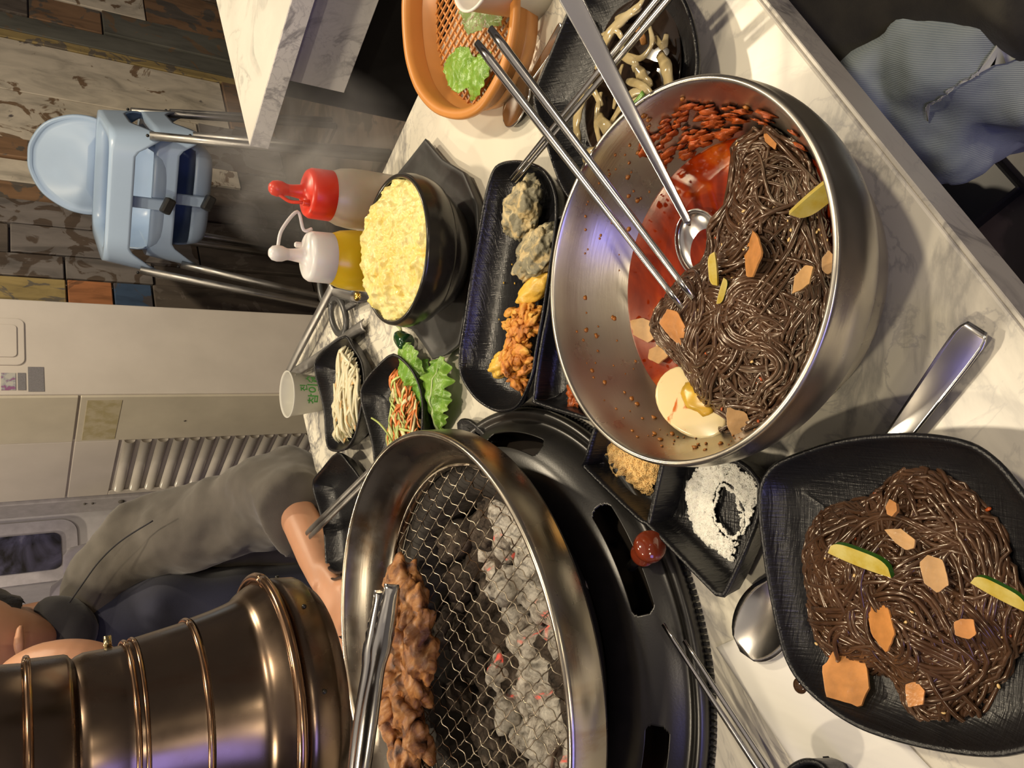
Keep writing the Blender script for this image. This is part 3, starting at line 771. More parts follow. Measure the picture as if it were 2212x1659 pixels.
# toppings
t_ = NT('cucumber_flesh'); M['cuc'] = t_.set(Base_Color=t_.ramp(t_.noise(90, 4), [(.35, (.52, .36, .04)), (.65, (.66, .54, .17))]), Roughness=.18, Subsurface_Weight=.15, Subsurface_Scale=.3).m
t_.bump(t_.noise(300, 3), .3, .0006)
M['cskin'] = simple('cucumber_skin', (.03, .12, .012), .25)
def cucumber(px, py, z, L, wd, ang, lb, tilt=0.0, th=.0022):
    p = at(px, py, z - .001); R = euler(tilt, 0, ang); V = []; Fc = []; mi = []; n = 20
    for s, zz in ((0, -th / 2), (0, th / 2)):
        for i in range(n + 1):
            f = -1 + 2 * i / n; V.append(p + R @ Vector((f * L / 2, wd * (1 - f ** 4) ** .5, zz)))
        for i in range(n + 1):
            f = 1 - 2 * i / n; V.append(p + R @ Vector((f * L / 2 * .96, -wd * .1 * (1 - f * f), zz)))
    m_ = 2 * (n + 1)
    Fc = [tuple(range(m_))[::-1], tuple(range(m_, 2 * m_))]; mi = [0, 0]
    for i in range(m_):
        j = (i + 1) % m_; Fc.append((i, j, m_ + j, m_ + i)); mi.append(1 if i < n else 0)
    th_ = O('cucumber_slice', (V, Fc, mi), [M['cuc'], M['cskin']], smooth=False, label=lb, cat='cucumber'); return th_
cucumber(1765, 410, .056, .034, .0085, 2.05, 'large yellow-green cucumber slice leaning on the right wall of the steel bowl', -1.0, .003)
cucumber(1548, 581, .0595, .018, .0042, .1, 'thin pale cucumber strip lying on noodles near the chopstick tips', .3)
cucumber(1556, 628, .0595, .014, .003, -.35 + 3.14, 'short dark green edged cucumber sliver in the steel bowl', -.5)
M['kimchi'] = simple('chili_coated_radish', (.60, .25, .07), .22, 0, .35, 60, .4, .001, 150, Subsurface_Weight=.15, Subsurface_Scale=.3)
M['radish'] = simple('pickled_radish', (.60, .34, .14), .25, 0, .25, 60, .4, .001, 150, Subsurface_Weight=.2, Subsurface_Scale=.3)
def chip(px, py, z, a, b, ang, lb, mt='kimchi', seed=1, tx=.2, ty=.2, th=.0009):
    rr = random.Random(seed); P = []
    for i in range(6):
        t = 2 * math.pi * i / 6 + rr.uniform(-.25, .25); k = rr.uniform(.8, 1.3); P.append(Vector((a * k * math.cos(t), b * k * math.sin(t), 0)))
    P = [q * (1 + .07 * noise.noise(q * 600 + Vector((seed, 0, 0)))) for q in resample(P, 28)]; c = at(px, py, z - .0012); R = euler(tx, ty, ang); n = len(P)
    V = []
    for zz in (-th / 2, th / 2):
        V.append(c + R @ Vector((0, 0, zz)))
        for q in P: V.append(c + R @ Vector((q.x, q.y, zz)))
    Fc = []
    for i in range(n):
        j = (i + 1) % n; Fc.append((1 + i, 1 + j, n + 2 + j, n + 2 + i))
    Fc += [tuple(range(1, n + 1))[::-1], tuple(range(n + 2, 2 * n + 2))]
    return O('radish_slice', (V, Fc), M[mt], smooth=False, label=lb, cat='radish')
chip(1457, 705, .0575, .0095, .0080, .3, 'small orange-red kimchi radish square at the left side of the noodle heap', seed=3, ty=-.4)
chip(1629, 549, .0595, .0115, .0080, .2, 'orange radish piece in the middle of the noodle heap', seed=5, tx=-.4)
chip(1735, 603, .0565, .0075, .0045, 2.2, 'pale radish piece near the right side of the noodle heap', 'radish', 6)
chip(1790, 565, .045, .0065, .004, .2, 'pale radish piece floating at the right wall of the bowl', 'radish', 7)
chip(1398, 715, .0365, .014, .007, 1.2, 'flat pickled radish sheet lying in broth at the left of the noodles', 'radish', 8, .05, .05)
chip(1424, 765, .0375, .0115, .0055, 1.3, 'curled pickled radish sheet between the broth and the egg', 'radish', 9, .2, .2)
chip(1600, 930, .048, .014, .006, .5, 'pale radish sheet at the lower end of the noodle heap beside the egg', 'radish', 10, .5, -.2)
chip(1665, 290, .044, .009, .004, .5, 'red chili paste smear on the far end of the noodle heap', 'kimchi', 12)
# half egg
t_ = NT('boiled_egg_white'); M['eggw'] = t_.set(Base_Color=t_.mix(t_.ramp(t_.noise(70, 4, 1), [(.60, 0), (.68, 1)]), (.80, .66, .38), (.62, .16, .02)), Roughness=.22, Subsurface_Weight=.3, Subsurface_Radius=(.006, .004, .002), Subsurface_Scale=.5).m
eg = thing('half_boiled_egg', tuple(at(1478, 868, .026)), 'half boiled egg stained with chili at the edge of the noodles', 'egg')
def halfegg(c, R, L, wd):
    V = []; Fc = []; n = 32; m_ = 9
    for k in range(m_ + 1):
        a = math.pi / 2 * k / m_
        for i in range(n):
            t = 2 * math.pi * i / n; x = L * math.cos(t) * (1 + .0 * math.cos(t)); y = wd * math.sin(t) * (1 - .12 * math.cos(t))
            V.append(c + R @ Vector((x * math.cos(a), y * math.cos(a), -wd * .95 * math.sin(a))))
    for k in range(m_):
        for i in range(n):
            j = (i + 1) % n; Fc.append((k * n + i, k * n + j, (k + 1) * n + j, (k + 1) * n + i))
    Fc.append(tuple(range(n))[::-1]); return V, Fc
ec = at(1492, 868, .046); eR = euler(.35, -1.05, .55)
ex = (at(1562, 925, .044) - at(1435, 785, .044)).normalized(); ez = (Vector((ncx, ncy, 0)) - Vector((ec.x, ec.y, 0))).normalized() * .55 + Vector((0, 0, .9)); ez = (ez - ex * ez.dot(ex)).normalized(); ey = ez.cross(ex)
eR = Matrix((ex, ey, ez)).transposed()
bevel(O('egg_white', halfegg(ec, eR, .0270, .0175), M['eggw'], eg), .002, 3)
O('egg_yolk', blob(3, (.0125, .0085, .0035), .12, 2, 3, ec + eR @ Vector((.001, (.005 if (eR @ Vector((0, 1, 0))).dot(Vector((ncx, ncy, 0)) - Vector((ec.x, ec.y, 0))) > 0 else -.005), .0002)), eR), simple('egg_yolk', (.66, .36, .03), .3, 0, .25, 90, Subsurface_Weight=.2, Subsurface_Scale=.3), eg)
# sesame seeds and chili specks
M['sesame'] = simple('sesame', (.72, .50, .22), .35)
M['chili'] = simple('chili_flake', (.40, .07, .012), .3)
def scatter(pts, zf, size, seed, fl=.5):
    rr = random.Random(seed); G = []
    for x, y in pts:
        G.append(blob(rr.random() * 9, (size * rr.uniform(.8, 1.2), size * .62, size * fl), .12, 1.5, 1, (x, y, zf(x, y)), euler(rr.uniform(-.4, .4), rr.uniform(-.4, .4), rr.random() * 6)))
    return join(*G)
rr_ = random.Random(3)
def rand_in(poly, n, r_):
    xs = [p[0] for p in poly]; ys = [p[1] for p in poly]; out = []
    while len(out) < n:
        q = (r_.uniform(min(xs), max(xs)), r_.uniform(min(ys), max(ys)))
        if inside(q, poly): out.append(q)
    return out
O('sesame_seeds', scatter(rand_in(NP, 42, rr_), lambda x, y: nzc(x, y) + .0022, .0013, 1), M['sesame'], label='sesame seeds sprinkled over the noodles in the steel bowl', cat='sesame seeds', kind='stuff')
O('chili_flakes', scatter(rand_in(NP, 40, rr_), lambda x, y: nzc(x, y) + .0015, .0016, 2, .3), M['chili'], label='red chili specks among the noodles in the steel bowl', cat='chili flakes', kind='stuff')
# splashes dried on the inner wall
Rw = lambda z: float(np.interp(z, [.0175, .033, .048, .062, .0745], [.066, .078, .086, .092, .0955]))
G = []; rr_ = random.Random(8)
for k in range(150):
    a = math.radians(rr_.choice([rr_.gauss(35, 30), rr_.gauss(150, 35), rr_.gauss(205, 30)])); z = rr_.uniform(.035, .068)
    if math.degrees(a) < 85: z = rr_.uniform(.037, .074)
    r = Rw(z)
    s = rr_.choice([.0006, .0008, .0011, .0018])
    G.append(blob(k, (s, s * .6, s * .9), .3, 2, 1, BC + Vector(((r - .0003) * math.cos(a), (r - .0003) * math.sin(a), z)), Matrix.Rotation(a + math.pi / 2, 3, 'Z')))
O('sauce_splashes', join(*G), simple('dried_sauce', (.36, .13, .02), .3), label='dried orange sauce splashes on the inside of the steel bowl', cat='sauce', kind='stuff')
G = []
for k in range(70):
    a = math.radians(rr_.gauss(2, 15)); z = rr_.uniform(.036, .064); r = Rw(z); s = rr_.uniform(.0022, .0062)
    G.append(blob(k, (s, s * .22, s * .7), .5, 2, 2, BC + Vector(((r - .001) * math.cos(a), (r - .001) * math.sin(a), z)), Matrix.Rotation(a + math.pi / 2, 3, 'Z')))
O('chili_paste_smear', join(*G), simple('chili_paste', (.42, .085, .016), .2, 0, .4, 200, .6, .001), label='lumpy red chili paste smeared on the bowl wall above the broth', cat='chili paste', kind='stuff')

# ------------------------------------------------------------------ chopsticks and spoons
def chopstick(p, q, lb, grp=None, w0=.0026, w1=.0016, fl=.62, name='chopstick', mt='cutlery'):
    n = 14; P = [p.lerp(q, i / n) for i in range(n + 1)]
    R = [(w0 + (w1 - w0) * i / n, (w0 + (w1 - w0) * i / n) * fl) for i in range(n + 1)]
    R[0] = (R[0][0] * .8, R[0][1] * .8)
    o = O(name, tube(P, R, 12), M[mt], label=lb, cat='chopstick'); 
    if grp: o['group'] = grp
    return o
def line3(pi, zi, pr, zr, L0, L1):
    A = at(*pi, zi); B = at(*pr, zr); d = (B - A).normalized(); return A - d * L0, A + d * L1
A, B = line3((1447, 578), .062, (1289, 368), .0825, .022, .193)
chopstick(B, A, 'upper steel chopstick of the pair leaning in the noodle bowl', w0=.0034, w1=.0019)
A, B = line3((1424, 601), .060, (1262, 392), .0825, .022, .195)
chopstick(B, A, 'lower steel chopstick of the pair leaning in the noodle bowl', w0=.0034, w1=.0019)
A = at(1104, 386, .034); B = at(1420, -2, .040); d = (B - A).normalized()
chopstick(B + d * .05, A, 'left steel chopstick of the pair laid over the onion plate', w0=.0030, w1=.0018)
A = at(1112, 391, .034); B = at(1436, 8, .040); d = (B - A).normalized()
chopstick(B + d * .05, A, 'right steel chopstick of the pair laid over the onion plate', w0=.0030, w1=.0018)
A = at(1432, 1348, .030); B = at(1640, 1665, .012); d = (B - A).normalized()
chopstick(B + d * .06, A, 'steel chopstick whose tip rests farther up on the grill tray', w0=.0028, w1=.0016)
A = at(1477, 1384, .022); B = at(1664, 1668, .012); d = (B - A).normalized()
chopstick(B + d * .06, A, 'steel chopstick crossing the tray rim beside the napkin', w0=.0028, w1=.0016)
def spoon(tip, end, wb, Lb, hw0, hw1, lb, up=Vector((0, 0, 1)), depth=.006, lift=0.0, neck=.0028, bend=0.0):
    d = end - tip; L = d.length; d.normalize(); s = d.cross(up).normalized(); u = s.cross(d).normalized()
    V = []; Fc = []; n = 64; k = 11
    for i in range(n + 1):
        f = i / n; x = f * L
        if x < Lb:
            t = x / Lb; hwid = wb * math.sqrt(max(0.0, 1 - (2 * t - 1) ** 2)) ** .9 + (neck * max(0, (t - .8) / .2)); dz = depth * (1 - abs(2 * t - 1) ** 2.2); cv = dz
            hwid = max(hwid, .0004)
        else:
            g = (x - Lb) / (L - Lb); hwid = neck + (hw1 - neck) * min(1, g / .9) ** 1.3; dz = 0; cv = .0004
            if g > .97: hwid *= 1 - .35 * (g - .97) / .03
            hwid = max(hwid, hw0 * .5)
        arc = lift * math.sin(min(1, max(0, (x - Lb * .6) / (L - Lb * .6))) * math.pi) if x > Lb * .6 else 0
        for j in range(k):
            a = -1 + 2 * j / (k - 1)
            V.append(tip + d * x + s * (a * hwid) + u * (arc - cv * (1 - a * a)))
    for i in range(n):
        for j in range(k - 1): Fc.append((i * k + j, (i + 1) * k + j, (i + 1) * k + j + 1, i * k + j + 1))
    o = O('spoon', (V, Fc), M['cutlery'], label=lb, cat='spoon'); solid(o, .0013); return o
spoon(at(1600, 1408, .0060), at(2112, 706, .008), .0185, .056, .003, .0075, 'steel spoon lying on the table beneath the black noodle plate', depth=.0035, lift=0)
A, B = line3((1490, 488), .050, (1372, 262), .0825, .0, .20)
sd = (B - A).normalized()
tipS = at(1530, 590, .030)
spoon(A + (A - B).normalized() * .0, B, .0, .001, .002, .0075, 'long steel spoon leaning over the far rim of the noodle bowl', up=Vector((-.25, -.5, .8)), depth=.001, neck=.0022)
bpy.data.objects[-1] if False else None
# its bowl, half sunk in broth
G = blob(2, (.021, .0165, .0055), 0, 1, 4)
V = [v for v in G[0]]; keep = [f for f in G[1] if max(V[i].z for i in f) <= .0016]
sb = at(1512, 528, .0375); sdir = at(1536, 592, .036) - at(1490, 488, .040); R_ = Matrix.Rotation(math.atan2(sdir.y, sdir.x), 3, 'Z') @ euler(0, .12, 0)
sp_ = [o for o in bpy.data.objects if o.get('label', '').startswith('long steel spoon')][0]
solid(O('spoon_bowl', ([R_ @ v + sb for v in V], keep), M['cutlery'], sp_), .0009)
spoon(at(1088, 262, .006), at(1215, 60, .02), .0165, .050, .003, .0065, 'steel spoon lying between the orange basket and the onion plate', depth=.005, neck=.003)
# ------------------------------------------------------------------ dishes
def away(P, r=.099):
    out = []
    for x, y in P:
        d = math.hypot(x - BC.x, y - BC.y); k = max(1, r / max(d, 1e-6))
        out.append((BC.x + (x - BC.x) * k, BC.y + (y - BC.y) * k))
    return out
def dish(name, px, zr, lb, cat='dish', deep=.8, smooth=6, base=.012, mt='black', rimz=None, clear=False, grp=None, poly=None, wall=.010, n=110, t=.003, floor_z=.005, lift=0.0):
    P = poly or (pxpoly(px, zr, smooth) if smooth else [(v.x, v.y) for v in [at(x, y, zr) for x, y in px]])
    if clear: P = away(P)
    prof = [(wall + .012, floor_z), (wall + .006, floor_z + .0003), (wall, floor_z + .003), (wall * .55, zr * .5 + .001), (t * 1.2, zr - .004), (t, zr - .001), (t * .6, zr), (t * .25, zr - .0002), (0, zr - .0015),
            (.0008, zr - .004), (wall * .5, zr * .42), (wall + .001, .004 + lift), (wall + .006, .0006 + lift), (wall + .010, 0 + lift)]
    o = O(name, loft(P, prof, rimz, n=n), M[mt], label=lb, cat=cat)
    if grp: o['group'] = grp
    return o, P
tray, TP = dish('serving_tray', [(1069, 357), (1050, 402), (1033, 487), (1015, 590), (1000, 694), (990, 760), (992, 810), (1021, 859), (1058, 886), (1089, 891), (1120, 876), (1148, 814), (1158, 755), (1172, 680), (1186, 590), (1199, 494), (1201, 436), (1192, 395), (1172, 364), (1144, 350), (1105, 345)], .028,
                'long wavy-edged black tray holding the battered fritters', 'tray', wall=.014, mt='black_gloss')
d1, D1 = dish('divided_dish', [(1206, 466), (1255, 466), (1270, 640), (1300, 800), (1320, 925), (1277, 912), (1160, 876), (1149, 858), (1164, 745), (1179, 668), (1189, 580), (1198, 478)], .026,
              'black two-part dish between the fritter tray and the steel bowl', smooth=3, clear=True, wall=.006)
def ridge(nm, p, q, par, w_=.004, z=.024):
    d = (q - p).normalized(); s = Vector((-d.y, d.x, 0)) * w_ / 2
    V = [p + s, q + s, q - s, p - s]; V = [Vector((v.x, v.y, TZ + .004)) for v in V] + [Vector((v.x, v.y, TZ + z)) for v in V]
    bevel(O(nm, (V, [(0, 1, 2, 3)[::-1], (4, 5, 6, 7), (0, 1, 5, 4), (1, 2, 6, 5), (2, 3, 7, 6), (3, 0, 4, 7)]), M['black'], par, smooth=False), .0012, 3)
ridge('divider', at(1182, 667, .024), at(1252, 672, .024), d1)
d2, D2 = dish('divided_dish', [(1300, 900), (1262, 985), (1256, 1003), (1263, 1018), (1376, 1127), (1396, 1138), (1533, 1279), (1552, 1290), (1570, 1280), (1632, 1140), (1642, 1075), (1635, 1030), (1560, 960), (1450, 900)], .028,
              'black two-part dish with tan powder and salt beside the grill', smooth=3, clear=True, wall=.006)
ridge('divider', at(1399, 1133, .027), at(1433, 985, .027), d2, z=.027)
# granular fillings
def grains(poly, hfun, n, size, seed, hole=None, rag=.0):
    r_ = random.Random(seed); V = []; Fc = []; k = 0
    xs = [p[0] for p in poly]; ys = [p[1] for p in poly]
    while k < n:
        x = r_.uniform(min(xs), max(xs)); y = r_.uniform(min(ys), max(ys))
        nn = noise.noise(Vector((x * 160, y * 160, seed))) + .6 * noise.noise(Vector((x * 500, y * 500, seed)))
        if not inside((x, y), poly): continue
        e = edge_dist((x, y), poly)
        if e < rag * (.5 + nn): continue
        if hole:
            hd = edge_dist((x, y), hole)
            if inside((x, y), hole):
                if hd > .0016 + .003 * nn: continue
            elif hd < .0012 + .0022 * nn: continue
        z = hfun(x, y, e); s = size * r_.uniform(.6, 1.3); c = Vector((x, y, TZ + z)); b = len(V)
        R = euler(r_.random() * 3, r_.random() * 3, r_.random() * 3)
        for q in ((1, 0, 0), (-1, 0, 0), (0, 1, 0), (0, -1, 0), (0, 0, 1), (0, 0, -1)): V.append(c + R @ Vector(q) * s)
        for f in ((0, 2, 4), (2, 1, 4), (1, 3, 4), (3, 0, 4), (2, 0, 5), (1, 2, 5), (3, 1, 5), (0, 3, 5)): Fc.append(tuple(b + i for i in f))
        k += 1
    return V, Fc
PW = pxpoly([(1308, 955), (1340, 935), (1400, 950), (1436, 990), (1428, 1025), (1412, 1052), (1398, 1072), (1360, 1058), (1330, 1040), (1310, 1010), (1300, 980)], .008, 5)
hp_ = lambda x, y, e: .006 + .0085 * (1 - math.exp(-e / .007)) + .0025 * noise.noise(Vector((x * 260, y * 260, 0)))
O('tan_powder', join(grains(PW, hp_, 7500, .00062, 3, rag=.002), bed(PW, lambda x, y: TZ + hp_(x, y, edge_dist((x, y), PW)), -.0002, 60)), simple('roasted_bean_powder', (.78, .53, .22), .85, 0, .2, 200, .6, .0008, 700), label='heap of tan roasted bean powder in the divided dish', cat='powder', kind='stuff')
SA = pxpoly([(1477, 1050), (1500, 1010), (1540, 985), (1590, 1000), (1640, 1045), (1640, 1085), (1612, 1140), (1585, 1200), (1574, 1217), (1540, 1192), (1500, 1160), (1482, 1110)], .008, 5)
SH = pxpoly([(1560, 1045), (1585, 1058), (1600, 1090), (1606, 1125), (1590, 1165), (1565, 1150), (1545, 1120), (1548, 1080)], .008, 4)
hs_ = lambda x, y, e: .0062 + .003 * (1 - math.exp(-e / .006)) + .0012 * noise.noise(Vector((x * 300, y * 300, 5)))
O('coarse_salt', grains(SA, hs_, 13000, .00068, 5, SH, .003), simple('coarse_salt', (.95, .91, .84), .5, 0, .1, 300, Subsurface_Weight=.2, Subsurface_Scale=.1), label='coarse salt spread around a bare black spot in the divided dish', cat='salt', kind='stuff')
M['paste'] = simple('red_bean_paste', (.40, .09, .02), .3, 0, .4, 120, .8, .002, 200)
O('red_paste', blob(9, (.012, .008, .004), .4, 2.5, 4, at(1243, 850, .010), None, .2, 7), M['paste'], label='dab of red soybean paste in the divided dish by the steel bowl', cat='paste')
# fritters
t_ = NT('pale_seaweed_batter'); g_ = t_.noise(70, 5, .8)
t_.set(Base_Color=t_.mix(t_.ramp(g_, [(.42, 1), (.52, 0)]), (.24, .22, .15), t_.ramp(t_.noise(50, 5), [(.35, (.58, .43, .20)), (.65, (.68, .60, .38))])), Roughness=.42)
t_.bump(t_.noise(260, 6, 1, rough=.7), .7, .0016); M['batter'] = t_.m
t_ = NT('orange_fried_shreds')
t_.set(Base_Color=t_.ramp(t_.noise(60, 6, 1), [(.32, (.20, .06, .01)), (.46, (.60, .21, .03)), (.6, (.72, .36, .06)), (.72, (.80, .52, .12))]), Roughness=.33)
t_.bump(t_.noise(240, 6, 1, rough=.7), .7, .0015); M['fry'] = t_.m
M['potato'] = simple('golden_potato_batter', (.74, .46, .07), .36, 0, .22, 60, .5, .001, 200)
O('seaweed_fritter', blob(21, (.0260, .0180, .011), .22, 2.0, 5, at(1128, 452, .018), euler(.1, -.1, -.85), .07, 7), M['batter'], label='pale grey-green fritter nearest the chopstick tips in the tray', cat='fritter')
O('seaweed_fritter', blob(22, (.0265, .0180, .0115), .20, 2.0, 5, at(1162, 546, .018), euler(-.1, .1, -.95), .07, 7), M['batter'], label='golden-edged grey fritter against the tray rim near the steel bowl', cat='fritter')
O('potato_fritter', blob(23, (.0230, .0100, .008), .12, 2.0, 4, at(1157, 622, .016), euler(0, .1, -1.15), .03, 7), M['potato'], label='smooth yellow potato fritter under the seaweed fritter', cat='fritter')
def shreds(seed, cx, cy, z, ln, n, ang, spread, mt='fry'):
    r_ = random.Random(seed); G = []; c = at(cx, cy, z); d = Vector((math.cos(ang), math.sin(ang), 0)); s_ = Vector((-d.y, d.x, 0))
    for k in range(n):
        f = r_.uniform(-.5, .5); o_ = d * (f * ln) + s_ * r_.gauss(0, spread) + Vector((0, 0, r_.uniform(-.003, .006)))
        a = ang + r_.gauss(0, .6); sz = r_.uniform(.5, 1)
        G.append(blob(seed * 10 + k, (.0095 * sz, .0035 * r_.uniform(.8, 1.4), .0030), .30, 1.6, 3, c + o_, euler(r_.uniform(-.5, .5), r_.uniform(-.5, .5), a), .10, 5))
    return join(*G)
O('vegetable_fritter', shreds(31, 1135, 695, .016, .046, 46, -1.35, .0060), M['fry'], label='long orange shredded vegetable fritter in the middle of the tray', cat='fritter')
O('vegetable_fritter', shreds(32, 1118, 775, .016, .030, 38, -1.0, .0070), M['fry'], label='orange shredded fritter clump near the far-left end of the tray', cat='fritter')
O('fritter_tail', shreds(33, 1123, 825, .013, .018, 7, -1.7, .0015), M['fry'], label='thin brown shred hanging out of the orange fritter clump', cat='fritter')
O('potato_fritter', blob(25, (.0150, .0095, .0080), .15, 2.0, 4, at(1084, 788, .017), euler(0, .1, -1.2), .04, 7), M['potato'], label='small yellow potato fritter at the left end of the orange clump', cat='fritter')
O('crumbs', join(*[blob(k, (.001, .0008, .0007), .3, 2, 1, at(x, y, .0065)) for k, (x, y) in enumerate([(1106, 571), (1088, 611), (1112, 612), (1078, 690), (1054, 700), (1017, 838), (1085, 865), (1130, 571)])]), M['potato'], label='tiny batter crumbs scattered on the floor of the fritter tray', cat='crumbs', kind='stuff')

# ------------------------------------------------------------------ plate of noodles at the near corner
plate, NPl = dish('square_plate', [(1634, 1080), (1650, 1020), (1700, 985), (1820, 947), (1960, 935), (2080, 950), (2150, 990), (2212, 1062), (2290, 1170), (2350, 1320), (2340, 1480), (2290, 1590), (2200, 1632), (2100, 1637), (1960, 1612), (1840, 1570), (1745, 1500), (1695, 1430), (1668, 1330), (1645, 1200)], .034,
                  'black rounded-square plate of noodles at the near left corner of the table', 'plate', wall=.026, n=140, floor_z=.0125, lift=.0085)
N2 = pxpoly([(1730, 1190), (1750, 1110), (1800, 1085), (1860, 1075), (1905, 1045), (1930, 1005), (2000, 1003), (2070, 1035), (2125, 1095), (2170, 1190), (2205, 1270), (2220, 1370), (2190, 1450), (2140, 1500), (2120, 1570), (2070, 1590), (2010, 1580), (1950, 1540), (1920, 1480), (1860, 1465), (1790, 1440), (1755, 1400), (1735, 1330), (1724, 1260)], .020, 4)
cx2 = sum(p[0] for p in N2) / len(N2); cy2 = sum(p[1] for p in N2) / len(N2)
nz2 = cached(lambda x, y: nz(x, y, N2, .0150, .019, seed=6.0))
def beyond(poly, k):
    return [(cx2 + (p[0] - cx2) * k, cy2 + (p[1] - cy2) * k) for p in poly]
O('buckwheat_noodles', join(noodle_field(N2, nz2, 190, 14, center=(cx2, cy2), r=.00120, edge=.001, bundle=5, curl=1.15), noodle_field(beyond(N2, 1.05), nz2, 14, 19, center=(cx2, cy2), r=.00118, bundle=2, edge=.002, zj=.001), bed(N2, nz2, -.005)), M['noodle'], label='portion of dark brown noodles piled on the black square plate', cat='noodles', kind='stuff')
cucumber(1858, 1218, .0375, .032, .0075, -.42 - 1.57 + .25, 'long green-tipped cucumber strip on the noodles of the square plate', .25, .003)
cucumber(2158, 1288, .036, .022, .006, -1.9, 'yellow cucumber strip half buried at the near side of the plated noodles', .3)
chip(1830, 1462, .026, .0145, .0115, .6, 'large folded orange radish slice at the left edge of the plated noodles', 'kimchi', 21, .35, .3, .0018)
chip(1905, 1352, .0355, .0125, .0080, .3, 'orange radish slice tucked between noodle strands on the plate', 'kimchi', 22, -.2, .2)
chip(1950, 1165, .0365, .0080, .0038, 1.2, 'narrow pale radish strip on top of the plated noodles', 'radish', 23)
chip(2020, 1240, .0355, .0070, .0050, .4, 'chili-stained radish piece in the centre of the plated noodles', 'radish', 24)
chip(1928, 1098, .035, .0032, .0028, .4, 'tiny orange carrot cube at the far side of the plated noodles', 'kimchi', 25, th=.003)
chip(2085, 1360, .0355, .0050, .0040, .4, 'small orange kimchi bit at the right of the plated noodles', 'kimchi', 26)
chip(1978, 1500, .033, .0050, .0055, 1.0, 'small orange kimchi bit at the lower end of the plated noodles', 'kimchi', 27)
O('sesame_seeds', scatter(rand_in(N2, 22, random.Random(9)), lambda x, y: nz2(x, y) + .0022, .0013, 5), M['sesame'], label='sesame seeds on the noodles of the black square plate', cat='sesame seeds', kind='stuff')
O('chili_flakes', scatter(rand_in(N2, 24, random.Random(10)), lambda x, y: nz2(x, y) + .0015, .0016, 6, .3), M['chili'], label='red chili specks on the noodles of the black square plate', cat='chili flakes', kind='stuff')
O('broth_drop', blob(2, (.0042, .0042, .0016), .03, 1, 3, at(1728, 1482, .0170)), simple('brown_broth', (.05, .025, .012), .05), label='brown broth drop on the rim of the square plate', cat='drop')
# napkin
def sheet(px, z, amp, mt, lb, cat, n=26, seed=1, name='paper_napkin'):
    A, B, C_, D_ = [at(x, y, z) for x, y in px]; V = []; Fc = []
    for i in range(n + 1):
        for j in range(n + 1):
            p = A.lerp(B, i / n).lerp(D_.lerp(C_, i / n), j / n); p.z += amp * (1 + noise.noise(Vector((p.x * 30, p.y * 30, seed)))); V.append(p)
    for i in range(n):
        for j in range(n): k = i * (n + 1) + j; Fc.append((k, k + 1, k + n + 2, k + n + 1))
    o = O(name, (V, Fc), mt, label=lb, cat=cat); solid(o, .0004); return o
t_ = NT('embossed_napkin'); t_.set(Base_Color=(.80, .78, .73), Roughness=.8); wv_ = t_.n('TexWave'); wv_.inputs['Scale'].default_value = 60; wv_.inputs['Distortion'].default_value = 1.5; wv_.inputs['Detail'].default_value = 2; t_.l(t_.co(), wv_.inputs[0])
t_.bump(wv_.outputs[1], .2, .0003)
sheet([(1548, 1398), (1700, 1330), (2050, 1700), (1810, 1790)], .0006, .0004, t_.m, 'embossed white paper napkin under the spoon and square plate', 'napkin')
dish('sauce_dish', [(1690, 1668), (1730, 1640), (1775, 1650), (1800, 1700), (1780, 1750), (1720, 1750), (1690, 1710)], .03, 'black dish just entering the photo below the chopsticks', wall=.008)

# ------------------------------------------------------------------ steamed egg in a stone pot
PC = Vector((.1225, .6385, TZ))
tri = [(918, 299), (955, 343), (1002, 371), (1031, 440), (1034, 505), (1022, 590), (1003, 685), (991, 746), (962, 768), (934, 777), (914, 745), (890, 712), (835, 690), (815, 600), (812, 500), (822, 430), (860, 372), (890, 335)]
P3_ = [at(x, y, .013) for x, y in tri]
O('pot_trivet', loft([(p.x, p.y) for p in P3_], [(.020, .0095), (.010, .0095), (.006, .0125), (.0015, .0135), (0, .0125), (.0015, .008), (.006, .0006), (.012, 0)], n=150), M['trivet'], label='charcoal grey leaf-shaped trivet under the stone pot', cat='trivet')
for k, (x, y) in enumerate([(960, 728), (985, 722)]):
    pass
pp = [(0, .0135), (.042, .0135), (.047, .0160), (.0535, .0230), (.0590, .0320), (.0605, .0370), (.0615, .0390), (.0655, .0410), (.0685, .0480), (.0700, .0570), (.0690, .0660), (.0685, .0690), (.0672, .0708), (.0655, .0705), (.0640, .0685), (.0620, .0600), (.0, .0560)]
v_ = cr([Vector((r, 0, z)) for r, z in pp], 3)
O('stone_pot', lathe([(max(0, v.x), v.z) for v in v_], 128, PC), M['stone'], label='black glazed stoneware pot filled with steamed egg', cat='pot')
t_ = NT('steamed_egg'); g_ = t_.noise(38, 6, 1)
t_.set(Base_Color=t_.ramp(g_, [(.26, (.74, .42, .04)), (.36, (.78, .62, .17)), (.62, (.80, .70, .30))]), Roughness=.20, Subsurface_Weight=.25, Subsurface_Radius=(.008, .005, .002), Subsurface_Scale=.4)
t_.bump(t_.noise(170, 5, .6, rough=.6), .6, .002); M['egg'] = t_.m
V = []; Fc = []; nr, na = 70, 260
